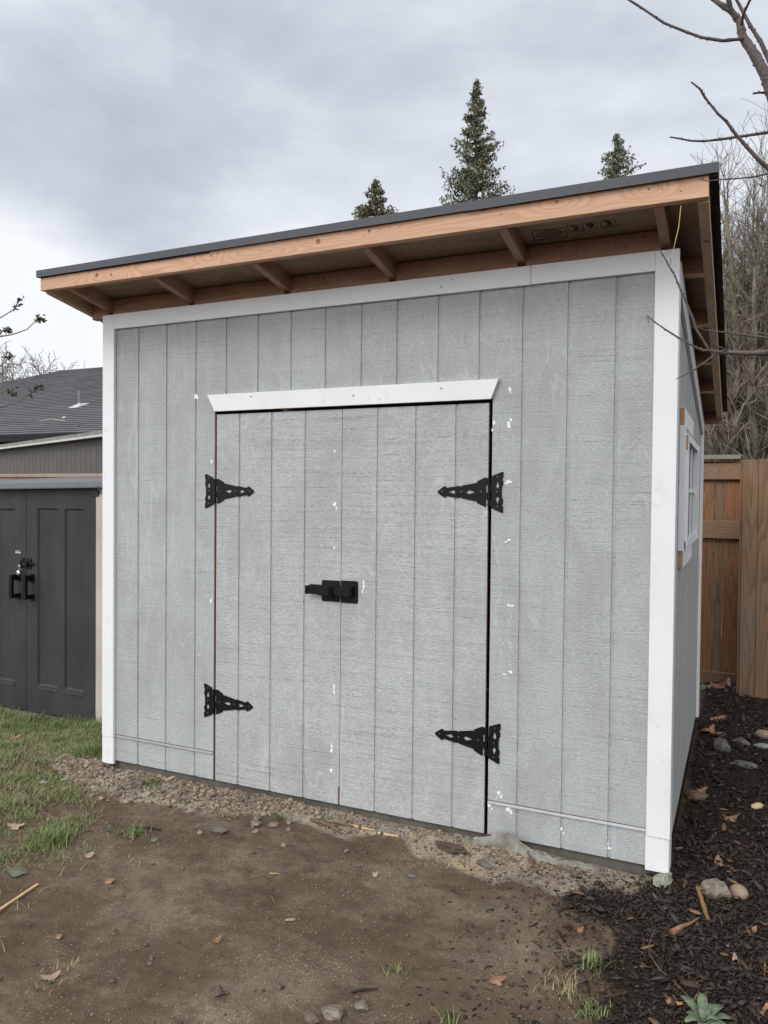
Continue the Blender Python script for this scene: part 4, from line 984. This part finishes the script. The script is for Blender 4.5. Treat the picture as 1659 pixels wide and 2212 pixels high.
# grass
def grass(name,p,h,wid,mat,rs,lay=.6,seg=3,**tg):
    n=len(p); a=rs.uniform(0,2*PI,n); L=h*rs.uniform(.5,1.3,n); bend=rs.uniform(.2,1.,n)*lay
    z0=gh(p[:,0],p[:,1])-.002; dx,dy=np.cos(a),np.sin(a); px_,py_=-dy,dx
    V=np.zeros((n,(seg+1)*2,3))
    for i in range(seg+1):
        t=i/seg; hz=L*t*(1-.45*bend*t); hx=L*bend*t*t*.9+L*lay*.25*t; w=wid*(1-.85*t)*.5
        V[:,2*i,0]=p[:,0]+dx*hx-px_*w; V[:,2*i,1]=p[:,1]+dy*hx-py_*w; V[:,2*i,2]=z0+hz
        V[:,2*i+1,0]=p[:,0]+dx*hx+px_*w; V[:,2*i+1,1]=p[:,1]+dy*hx+py_*w; V[:,2*i+1,2]=z0+hz
    bf=np.array([(2*i,2*i+1,2*i+3,2*i+2) for i in range(seg)])
    Fc=(np.arange(n)[:,None,None]*((seg+1)*2)+bf[None]).reshape(-1,4)
    return mesh_np(name,V.reshape(-1,3),Fc,mat,**tg)
gd=lambda x,y:np.clip(grass_mask(x,y)*(.12+.88*sm(.42,.60,fb(x,y,7,55)))*((y<.84)|(x<-2.8)),0,1)*notin(x,y)
p=sample(80000,-2.7,.6,-1.6,.88,gd,rs); grass('grass',p,np.interp(p[:,0],[-1.5,-.3,.5],[.038,.027,.022])*(.6+.7*fb(p[:,0],p[:,1],8,56)),.0032,M['grass'],rs,lay=.95,kind='stuff')
p=sample(20000,-2.4,.9,-1.7,.8,lambda x,y:np.clip(grass_mask(x,y)+.10*sm(.5,.6,fb(x,y,5,9))*sm(1.,.4,x),0,1)*notin(x,y)*((y<.84)|(x<-2.8)),rs); grass('dry_grass',p,.04,.0026,M['drygrass'],rs,lay=1.5,kind='stuff')
p=sample(2200,-2.4,-.3,.62,.86,lambda x,y:np.ones_like(x)*(fb(x,y,6,12)>.42),rs); grass('tall_grass',p,.075,.0038,M['grass'],rs,lay=.8,kind='stuff')
def tuft(x,y,n,h,r,mat,label,lay=.8,w=.004):
    q=rs.normal(size=(n,2))*r*.5+np.array([x,y]); o=grass('grass_tuft',q,h,w,mat,rs,lay=lay); tag(o,label,'grass tuft')
    me=o.data; 
    c=Vector((x,y,gz(x,y))); me.transform(Matrix.Translation(-c)); o.location=c
tuft(.263,-.862,420,.075,.085,M['grass'],'thick green grass clump fanning out on bare soil by the lawn edge')
tuft(-.50,.12,420,.085,.10,M['grass'],'bushy dark grass clump just left of the white corner trim')
tuft(.19,-.10,90,.045,.04,M['grass'],'small grass tuft growing out of the gravel')
tuft(1.07,-.19,40,.06,.025,M['grass'],'sparse grass tuft by the rubble halfway along the wall')
tuft(2.096,-1.058,30,.032,.05,M['grass'],'few flattened blades in the middle of the front soil')
tuft(2.353,-1.225,30,.045,.035,M['grass'],'spiky green tuft at the bottom edge of the soil')
tuft(2.66,-.93,90,.04,.09,M['drygrass'],'yellowing grass tuft on the mulch border')
tuft(2.70,-.76,60,.05,.05,M['grass'],'green grass tuft behind the yellowing one on the mulch border')
tuft(2.75,-1.00,90,.035,.06,M['grass'],'low leafy tuft at the foot of the mulch border')
tuft(1.10,-1.55,50,.028,.08,M['drygrass'],'thin dry tuft at the lower left of the soil')
tuft(.55,-.63,110,.04,.06,M['grass'],'loose matted tuft beside the dark soil stick')
# leaves lying about
def dead_leaf(x,y,s,rot,mat,label,lobes=5,up=.012,stem=True,narrow=.8,name='fallen_leaf'):
    s*=.82
    rr=random.Random(int(abs(x*1000)+abs(y*100))); n=lobes*4; pts=[]
    for i in range(n):
        a=2*PI*i/n; q=1+.42*math.cos(a*lobes)*(1 if lobes>3 else .5); q*=rr.uniform(.85,1.1)
        pts.append((q*math.cos(a)*s*.5,q*math.sin(a)*s*.5*narrow))
    c=Vector((x,y,gz(x,y)+.006)); cr,sr=math.cos(rot),math.sin(rot); mb=MB(); vs=[]
    ring=[]
    for k,fac in enumerate((.5,1.)):
        for (u,v) in pts:
            u*=fac; v*=fac; z=up*((u/s*2)**2*.8+ .7*math.sin(v/s*7+rr.random()))+.001
            xx,yy=c.x+u*cr-v*sr,c.y+u*sr+v*cr; vs.append((xx,yy,max(gz(xx,yy)+.0025,c.z+z*.8)))
    vs.append((c.x,c.y,c.z+.004))
    fs=[(i,(i+1)%n,2*n) for i in range(n)]+[(i,i+n,(i+1)%n+n,(i+1)%n) for i in range(n)]
    fs=[tuple(reversed(f)) for f in fs]
    mb.add(vs,fs)
    if stem: mb.tube([(c.x-.4*s*cr,c.y-.4*s*sr,c.z+.004),(c.x-.85*s*cr,c.y-.85*s*sr,c.z+.008)],[.0011,.0008],5)
    o=mb.build(name,mat,origin=c); sol=o.modifiers.new('t','SOLIDIFY'); sol.thickness=.0008; tag(o,label,'leaf')
LV=[(-1.025,.278,.10,.3,'leaf_dk','curled brown oak leaf in the grass in front of the plastic shed',5),
(-1.298,.239,.08,1.2,'leaf_br','tan leaf half buried in grass at the far left',4),
(-.918,-.104,.07,2.2,'leaf_pk','pale pink leaf in the grass at the left edge',4),
(.0,-.828,.085,.4,'leaf_pk','large pinkish lobed leaf between two grass clumps',6),
(.522,-.883,.05,1.,'leaf_pk','small pale pointed leaf on the soil near the grass',3),
(.421,-.654,.05,2.,'leaf_gn','yellow green leaf at the edge of the lawn',3),
(.692,-.654,.05,.2,'leaf_gn','dull green leaf where the grass ends',3),
(.911,-1.405,.032,.2,'leaf_br','small curled tan leaf on bare soil',3),
(1.084,-1.598,.055,.9,'leaf_pk','pinkish folded leaf near the lower left',4),
(1.444,-1.181,.035,.8,'leaf_or','little orange leaf on the open soil',3),
(1.643,-1.419,.055,2.4,'leaf_dk','dark crumpled leaf near the bottom edge',4),
(.775,-1.018,.05,.1,'leaf_br','flat tan leaf pressed into the soil left of centre',3),
(.245,.0-.035,.07,.7,'leaf_pk','pinkish leaf lying on the gravel below the flashing',4),
(2.431,-.983,.06,.3,'leaf_br','ragged tan leaf on the soil near the mulch',5),
(1.744,-.481,.03,.3,'leaf_pk','tiny pink leaf in the middle of the soil',3),
(3.095,.213,.115,2.0,'leaf_br','big triangular brown leaf on mulch behind the rocks',3),
(3.116,.779,.08,.5,'leaf_br','brown leaf further up the mulch passage',5),
(2.997,2.64,.14,.5,'leaf_br','large leaf far down the passage by the fence',5),
(2.98,2.30,.17,1.4,'leaf_or','broad orange brown leaf beside the rear corner',5),
(3.05,2.05,.12,2.4,'leaf_br','flat leaf in front of the broad orange brown one',4),
(2.97,-.842,.075,2.9,'leaf_or','torn orange leaf left of the fuzzy plant',5),
(3.232,-.791,.07,1.2,'leaf_or','orange leaf at the lower right corner',4),
(2.97,1.143,.07,.8,'leaf_br','brown leaf lying close to the side wall',4),
(3.20,-.30,.05,.8,'leaf_or','reddish scrap of leaf on mulch right of the sticks',3),
(3.15,-.52,.045,1.9,'leaf_pk','small pale leaf scrap in the middle of the mulch',3),
(2.62,-.55,.03,.4,'leaf_or','orange flake at the mulch border',3)]
for a in LV: dead_leaf(a[0],a[1],a[2],a[3],M[a[4]],a[5],a[6],up=.012 if a[2]<.1 else .02)
# leaf litter against the fence
for i,(x,y,s,mt,lb) in enumerate(((2.98,3.70,.16,'leaf_br','tan leaf heap piece against the kick board'),(3.06,3.74,.15,'leaf_pk','pale crumpled leaf against the fence post'),(2.92,3.62,.17,'leaf_gn','dark green leaf in front of the kick board'),(3.10,3.62,.12,'leaf_dk','dark wet leaf below the fence post'))): dead_leaf(x,y,s,i*1.3,M[mt],lb,5,up=.05)
# rocks
def rockobj(name,x,y,r,sc3,mat,label,seed,rough=.25,facet=True,zr=0.,sub=2,cat='rock',sink=.35):
    import bmesh
    bm=bmesh.new(); bmesh.ops.create_icosphere(bm,subdivisions=sub+1,radius=1.)
    for v in bm.verts:
        n_=mn.noise(v.co*1.3+Vector((seed*3.1,seed,0)))*rough*2+mn.noise(v.co*4+Vector((seed,0,seed)))*rough*.5
        c=v.co*(1+n_)
        if facet:
            for k in range(7):
                rr=random.Random(seed*13+k); d=Vector((rr.gauss(0,1),rr.gauss(0,1),rr.gauss(0,1))).normalized(); e=c.dot(d)-rr.uniform(.62,.9)
                if e>0: c-=d*e
        v.co=Vector((c.x*sc3[0],c.y*sc3[1],c.z*sc3[2]))*r
    bm.transform(Matrix.Rotation(zr,4,'Z'))
    me=bpy.data.meshes.new(name); bm.to_mesh(me); bm.free(); me.materials.append(mat)
    if not facet: me.polygons.foreach_set('use_smooth',[True]*len(me.polygons))
    o=bpy.data.objects.new(name,me); COL.objects.link(o); o.location=(x,y,gz(x,y)+r*sc3[2]*(1-2*sink)); tag(o,label,cat)
rockobj('rock',3.070,-.070,.062,(1.0,.85,.80),M['rock'],'large angular grey brown rock between the sticks and the egg shaped stone',3,sink=.2,sub=3)
rockobj('stone',3.158,-.030,.034,(1.0,1.15,.86),M['stone_tan'],'smooth tan egg shaped stone touching the angular rock',5,.02,False,.6,cat='stone',sink=.08)
rockobj('rock',2.868,-.055,.05,(.62,1.05,.55),M['rock_pale'],'pale pitted concrete lump at the foot of the right corner trim',9,.3,sink=.2,sub=3,zr=-.35)
rockobj('rock',3.05,1.93,.058,(1.,.8,.75),M['rock_grey'],'grey pointed rock in the passage beside the side wall',12,sink=.2)
rockobj('rock',3.19,1.70,.065,(1.2,.7,.3),M['rock_grey'],'flat grey slab of rock right of the pointed one',14,sink=.2)
rockobj('rock',3.17,2.12,.05,(1.1,.8,.6),M['rock_grey'],'small grey rock behind the flat slab',15,sink=.2)
rockobj('rock',3.30,2.10,.05,(1.3,.7,.5),M['rock_pale'],'pale rock at the right edge of the passage',16,sink=.2)
rockobj('stone',3.31,2.35,.045,(1.2,.8,.7),M['stone_tan'],'tan stone furthest back at the right edge',17,.1,False,sink=.2,cat='stone')
rockobj('stone',3.245,1.02,.03,(1.4,.7,.5),M['sawy'],'yellowish elongated stone at the right edge',18,.1,False,.9,sink=.2,cat='stone')
rockobj('rock',2.945,1.05,.05,(1.2,.9,.5),M['stick'],'brown half buried lump near the side wall',19,.2,False,sink=.3)
rockobj('rock',.896,-.433,.042,(1.2,.55,.45),M['rock_grey'],'grey flat chunk of rubble on the soil',20,sink=.25)
rockobj('stone',.835,-.50,.014,(1.1,.9,.7),M['pebble'],'small round stone left of the rubble chunk',21,.1,False,sink=.2,cat='stone')
rockobj('stone',1.257,-.43,.014,(1,.9,.8),M['pebble'],'lone rounded pebble below the sticks',22,.15,False,sink=.2,cat='stone')
rockobj('rock',.368,-1.12,.05,(1.1,.75,.18),M['leaf_gn'],'flat mossy green stone at the left edge',23,.2,sink=.2)
rockobj('rock',2.011,-1.352,.036,(1.1,.8,.65),M['rock'],'brown soil crusted rock at the bottom edge',24,sink=.2)
rockobj('rock',2.085,-1.294,.020,(1.1,.8,.8),M['rock'],'smaller crusted stone right of the soil crusted rock',25,sink=.2)
rockobj('rock',1.965,-1.40,.025,(1.1,.8,.6),M['clod'],'crumbly clod left of the soil crusted rock',26,sink=.2,cat='clod')
rockobj('rock',1.985,-.165,.052,(1.35,.65,.42),M['clod'],'dark brown clod in the sawdust by the right door',27,.35,sub=3,sink=.2,cat='clod')
rockobj('stone',2.149,-.225,.034,(1.3,.42,.40),M['rock_grey'],'long rounded grey stone beside the yellow sawdust',28,.1,False,-.45,sink=.15,cat='stone')
rockobj('stone',1.894,-.424,.026,(1.1,.6,.35),M['rock_grey'],'dark flat stone on the soil below the door',29,.1,False,.3,sink=.3,cat='stone')
rockobj('stone',-.361,-.352,.018,(1.6,.7,.5),M['rock_pale'],'white elongated pebble at the grass edge',30,.1,False,.3,sink=.1,cat='stone')
rockobj('stone',-.285,-.270,.015,(1.6,.7,.5),M['rock_pale'],'white chip right of the elongated pebble',31,.1,False,.9,sink=.1,cat='stone')
rockobj('stone',.245,-.35,.017,(1,.9,.7),M['stone_tan'],'tan pebble at the lower rim of the gravel',32,.1,False,sink=.2,cat='stone')
for i,(x,y,r_) in enumerate(((1.02,-.30,.028),(1.09,-.26,.022),(.98,-.24,.020),(1.15,-.21,.018),(1.06,-.36,.016),(1.19,-.28,.014))):
    rockobj('rock',x,y,r_,(1.2,.9,.6),M['rock'],['largest lump of the rubble heap by the left door','lump right of the largest rubble lump','lump at the back of the rubble heap','rubble lump nearest the long stick','small lump at the front of the rubble heap','smallest outlying lump of the rubble heap'][i],40+i,sink=.2)
# sticks
def stick(pts,r,mat,label,cat='stick',name='stick',n=7,lift=.006):
    q=[Vector((x,y,gz(x,y)+lift+(h if h else 0))) for x,y,h in pts]
    tag(MB().tube(q,r,n).build(name,mat,origin=q[0]),label,cat)
stick([(1.236,-.157,.002),(1.30,-.155,.012),(1.37,-.172,.006),(1.43,-.185,0)],[.006,.008,.008,.004],M['stick'],'thick bent stick below the seam of the doors')
stick([(1.25,-.125,0),(1.36,-.13,.008),(1.46,-.125,.004)],[.003,.005,.003],M['stick'],'thinner stick behind the bent one')
stick([(1.45,-.116,0),(1.576,-.127,0)],[.005,.003],M['stick_y'],'pale splinter of wood close to the slab')
stick([(1.60,-.142,0),(1.70,-.125,0)],[.007,.003],M['sawy'],'flat yellow wood chip by the slab',cat='wood chip',name='wood_chip')
stick([(1.345,-.68,0),(1.375,-.655,0)],[.004,.001],M['stick_y'],'pale wood splinter on the open soil',cat='wood chip',name='wood_chip')
stick([(1.452,-.834,0),(1.517,-.894,0)],[.003,.002],M['stick'],'short dark twig on the soil left of centre')
stick([(1.59,-.955,0),(1.60,-.949,.001),(1.608,-.945,.001),(1.617,-.940,.001),(1.626,-.935,0)],[.002,.006,.005,.006,.002],M['leaf_pk'],'pale nut husk on the soil',cat='husk',name='nut_husk')
a=onZ(82,1914,-.055); b_=onZ(-30,1990,-.055)
mb=MB(); d=(b_-a); nn=Vector((-d.y,d.x,0)).normalized()*.0055; za=gz(a.x,a.y)+.006; 
c0=a; c1=b_
mb.hexa([(c0.x+nn.x,c0.y+nn.y,za),(c0.x-nn.x,c0.y-nn.y,za),(c1.x-nn.x,c1.y-nn.y,za),(c1.x+nn.x,c1.y+nn.y,za),(c0.x+nn.x*.8,c0.y+nn.y*.8,za+.006),(c0.x-nn.x*.8,c0.y-nn.y*.8,za+.006),(c1.x-nn.x,c1.y-nn.y,za+.007),(c1.x+nn.x,c1.y+nn.y,za+.007)])
tag(mb.build('wood_strip',M['stick_y'],origin=(c0.x,c0.y,za),bevel=.001),'straight pale yellow wood strip lying at the left edge','wood strip')
stick([(3.005,-.055,.012),(3.02,-.13,.012),(3.035,-.21,.012),(3.052,-.288,.008)],[.0095,.0085,.0085,.0075],M['stick_o'],'stubby ochre stick leaning below the angular rock')
stick([(2.935,-.452,.006),(2.965,-.40,.010),(2.99,-.345,.006),(3.022,-.27,.004)],[.013,.008,.005,.002],M['leaf_or'],'rolled rust coloured bark strip pointing at the ochre stick',cat='bark')
stick([(2.014,-1.234,0),(2.05,-1.215,.003),(2.091,-1.193,0)],[.004,.005,.003],M['mulch'],'dark twig near the bottom of the soil')
stick([(2.425,-.111,.004),(2.47,-.11,.008),(2.511,-.113,0)],[.003,.003,.002],M['stick'],'reddish twig under the flashing at right')
stick([(2.305,-.085,.01),(2.37,-.187,.002)],[.006,.005],M['stick'],'short brown stick leaning on the cloth mound')
stick([(2.882,-.548,.05),(2.872,-.61,.045),(2.877,-.67,.035),(2.915,-.72,.02),(2.956,-.752,.01),(3.03,-.82,0)],[.0012,.0015,.0017,.0018,.002,.002],M['stick'],'long curved dry stem arching over the mulch',cat='stem',name='dry_stem',n=5)
stick([(2.093,.0,.012),(2.060,-.03,.02),(2.03,-.10,.004)],[.0012,.0015,.001],M['leaf_gn'],'dry grass stem leaning by the right door edge',cat='stem',name='dry_stem',n=5)
stick([(.50,-.585,0),(.58,-.568,.004),(.64,-.545,0)],[.005,.007,.004],M['mulch'],'dark rotten stick at the lawn edge')
stick([(3.00,-1.0,.0),(3.05,-.66,.004)],[.0012,.001],M['stick_y'],'pale pine needle by the fuzzy plant',cat='needle',name='pine_needle',n=4)
stick([(3.24,-.50,.004),(3.235,-.60,.0)],[.0016,.001],M['stick_y'],'pale straw at the lower right edge',cat='straw',name='straw_strand',n=4)
# lots of little twigs and needles as stuff
p=sample(260,-.2,3.0,-1.8,-.1,lambda x,y:.6*np.ones_like(x)*notin(x,y),rs)
scatter('fine_twigs',p,rs.uniform(.006,.020,len(p)),(OV,OF),M['stick'],rs,asp=(1.2,.07,.07),jit=.1,tilt=.08,zoff=np.full(len(p),.002),kind='stuff')
# cloth mound
mb=MB(); nx_,ny_=60,16; cl=[(2.03,-.02),(2.12,-.035),(2.20,-.03),(2.30,-.05),(2.42,-.045),(2.52,-.02),(2.60,-.02)]
vs=[]
for j in range(ny_):
    for i in range(nx_):
        u=i/(nx_-1);v=j/(ny_-1)
        x=2.05+.56*u; yc=-.070+.02*math.sin(u*9)+.028*u; wdt=.034*(1-.55*u)*(.6+.4*math.sin(min(1,u*4)*PI/2)); y=yc+(v-.5)*2*wdt
        hh=(.038*math.exp(-((u-.27)/.14)**2)+.016*(1-u)+.006)*max(0,1-(2*v-1)**2)**.6
        hh+=.006*mn.noise(Vector((u*30,v*7,0)))*1.6+.004*math.sin(v*16+u*10)
        if j in (0,ny_-1): hh=-.008
        vs.append((x,min(y,.018),gz(x,y)+hh+.001))
mb.add(vs,[(j*nx_+i,j*nx_+i+1,(j+1)*nx_+i+1,(j+1)*nx_+i) for j in range(ny_-1) for i in range(nx_-1)])
tag(mb.build('ground_cloth',M['fabric'],origin=(2.2,-.05,-.05),smooth=True),'crumpled pale grey cloth poking out of the dirt under the right wall','cloth')
# fuzzy plant at the bottom right
pc=Vector((3.060,-.905,gz(3.06,-.905))); pl=empty('fuzzy_plant',pc,'low rosette plant with fuzzy grey green leaves at the bottom right','plant')
for i,(ang,L_,el_,w) in enumerate((a_,b_*.86,c_,d_*.85) for a_,b_,c_,d_ in ((2.35,.115,.45,.030),(1.7,.10,1.0,.034),(1.35,.075,.9,.03),(.9,.10,.6,.034),(.35,.095,.45,.032),(-.3,.09,.35,.034),(-1.0,.10,.25,.034),(-1.6,.085,.4,.032),(-2.4,.08,.5,.03),(2.9,.06,.4,.024),(.0,.05,1.1,.022),(1.9,.05,1.2,.02))):
    mb=MB(); n=9; d=Vector((math.cos(ang),math.sin(ang),0)); sd=Vector((-d.y,d.x,0)); vs=[]
    for k in range(n):
        t_=k/(n-1); ww=w*.5*max(0,math.sin(PI*(t_*.90+.06)))**.7+.0015; r_=L_*t_*math.cos(el_*(1-.7*t_)); z=L_*(math.sin(el_)*t_*1.15-.55*t_*t_*math.sin(el_))+.008*math.sin(t_*PI)
        c=pc+d*r_+Vector((0,0,z+.006))
        vs+=[c-sd*ww+Vector((0,0,.22*ww)),c-Vector((0,0,.12*ww)),c+sd*ww+Vector((0,0,.22*ww))]
    mb.add(vs,[f for k in range(n-1) for f in ((3*k,3*k+1,3*k+4,3*k+3),(3*k+1,3*k+2,3*k+5,3*k+4))])
    o=mb.build('leaf',M['plant'],pl,smooth=True); so=o.modifiers.new('t','SOLIDIFY'); so.thickness=.002
MB().tube([pc-Vector((0,0,.03)),pc+Vector((0,0,.03))],[.010,.006],8).build('stem',M['plant'],pl)
# ------------------------------------------------------------------ light
SUN_EL,SUN_DIR=42.,Vector((-.30,-1.,0)).normalized()
w=bpy.data.worlds.new('World'); sc.world=w; w.use_nodes=True; nt=w.node_tree; nt.nodes.clear()
N=lambda t,**k:(lambda x:([setattr(x,a,b) for a,b in k.items()],x)[1])(nt.nodes.new(t))
def lk(a,b): nt.links.new(a,b)
out=N('ShaderNodeOutputWorld'); bg=N('ShaderNodeBackground'); bg.inputs['Strength'].default_value=.10; lk(bg.outputs[0],out.inputs[0])
sky=N('ShaderNodeTexSky',sky_type='NISHITA'); sky.sun_disc=False; sky.sun_elevation=math.radians(SUN_EL); sky.sun_rotation=math.atan2(SUN_DIR.x,SUN_DIR.y)
tc=N('ShaderNodeTexCoord')
def wm(op,a,b=0.):
    x=N('ShaderNodeMath',operation=op)
    for i,v in enumerate((a,b)):
        if isinstance(v,bpy.types.NodeSocket): lk(v,x.inputs[i])
        else: x.inputs[i].default_value=v
    return x.outputs[0]
def wnoise(scale,loc,sc_,det=5,rough=.55,dist=.3):
    mp=N('ShaderNodeMapping'); lk(tc.outputs['Generated'],mp.inputs[0]); mp.inputs['Scale'].default_value=scale; mp.inputs['Location'].default_value=loc
    n=N('ShaderNodeTexNoise'); lk(mp.outputs[0],n.inputs['Vector']); n.inputs['Scale'].default_value=sc_; n.inputs['Detail'].default_value=det; n.inputs['Roughness'].default_value=rough; n.inputs['Distortion'].default_value=dist; return n.outputs['Fac']
def wramp(f,stops):
    r=N('ShaderNodeValToRGB'); lk(f,r.inputs[0]); e=r.color_ramp.elements
    while len(e)<len(stops): e.new(.5)
    for q,(p_,c) in zip(e,stops): q.position=p_; q.color=(*c,1)
    return r.outputs[0]
sep=N('ShaderNodeSeparateXYZ'); lk(tc.outputs['Generated'],sep.inputs[0]); dx,dy,dz=sep.outputs
cl=wm('ADD',wm('MULTIPLY',wnoise((1,1,1.9),(.35,.2,.1),1.7,5,.5,.25),.8),wm('MULTIPLY',wnoise((1,1,2.5),(3,1,0),5.,4,.6,.2),.2))
# brighter towards the horizon on the left (-x)
hz=N('ShaderNodeMapRange'); lk(dz,hz.inputs[0]); hz.inputs[1].default_value=.12; hz.inputs[2].default_value=.40; hz.inputs[3].default_value=.22; hz.inputs[4].default_value=0.
lf=N('ShaderNodeMapRange'); lk(dx,lf.inputs[0]); lf.inputs[1].default_value=-.25; lf.inputs[2].default_value=-.62; lf.inputs[3].default_value=.0; lf.inputs[4].default_value=1.
cl2=wm('ADD',cl,wm('MULTIPLY',hz.outputs[0],lf.outputs[0]))
def blob(px,py,w0,amp):
    d=ray(px,py).normalized(); q=N('ShaderNodeVectorMath',operation='DOT_PRODUCT'); nv_=N('ShaderNodeVectorMath',operation='NORMALIZE'); lk(tc.outputs['Generated'],nv_.inputs[0]); lk(nv_.outputs[0],q.inputs[0]); q.inputs[1].default_value=d
    r=N('ShaderNodeMapRange',interpolation_type='SMOOTHSTEP'); lk(q.outputs['Value'],r.inputs[0]); r.inputs[1].default_value=math.cos(w0); r.inputs[2].default_value=1.; r.inputs[3].default_value=0.; r.inputs[4].default_value=amp; return r.outputs[0]
for a_ in ((120,560,.26,-.10),(450,560,.22,-.07),(150,120,.30,-.05),(850,600,.18,.05),(1250,200,.4,.03),(20,760,.20,.16),(0,330,.14,.07),(60,980,.3,.12),(700,330,.25,-.05)): cl2=wm('ADD',cl2,blob(*a_))
ccol=wramp(cl2,[(.36,(4.75,5.1,5.75)),(.47,(6.1,6.5,7.25)),(.55,(7.5,7.95,8.7)),(.66,(9.7,9.95,10.3))])
# sky out of view on the sun's side is boosted to light the wall
dp=N('ShaderNodeVectorMath',operation='DOT_PRODUCT'); lk(tc.outputs['Generated'],dp.inputs[0]); dp.inputs[1].default_value=(SUN_DIR.x*math.cos(.7),SUN_DIR.y*math.cos(.7),math.sin(.7))
bm_=N('ShaderNodeMapRange'); lk(dp.outputs['Value'],bm_.inputs[0]); bm_.inputs[1].default_value=.0; bm_.inputs[2].default_value=1.; bm_.inputs[3].default_value=1.; bm_.inputs[4].default_value=2.7
ml=N('ShaderNodeVectorMath',operation='SCALE'); lk(ccol,ml.inputs[0]); lk(bm_.outputs[0],ml.inputs['Scale'])
warm=N('ShaderNodeVectorMath',operation='MULTIPLY'); wv=wramp(wm('MULTIPLY',wm('SUBTRACT',bm_.outputs[0],1.),.57),[(0.,(1,1,1)),(1.,(1.0,.965,.915))]); lk(ml.outputs[0],warm.inputs[0]); lk(wv,warm.inputs[1])
mx=N('ShaderNodeMix',data_type='RGBA'); mx.inputs[0].default_value=.97; lk(sky.outputs[0],mx.inputs[6]); lk(warm.outputs[0],mx.inputs[7]); lk(mx.outputs[2],bg.inputs[0])
sl=bpy.data.lights.new('sun','SUN'); sl.energy=1.1; sl.angle=math.radians(22); sl.color=(1,.965,.92); so=bpy.data.objects.new('sun',sl); COL.objects.link(so)
dirn=Vector((SUN_DIR.x*math.cos(math.radians(SUN_EL)),SUN_DIR.y*math.cos(math.radians(SUN_EL)),math.sin(math.radians(SUN_EL))))
so.rotation_euler=dirn.to_track_quat('Z','Y').to_euler()
sc.view_settings.view_transform='Standard'; sc.view_settings.look='None'; sc.view_settings.exposure=0; sc.view_settings.gamma=1
sc.render.engine='CYCLES'
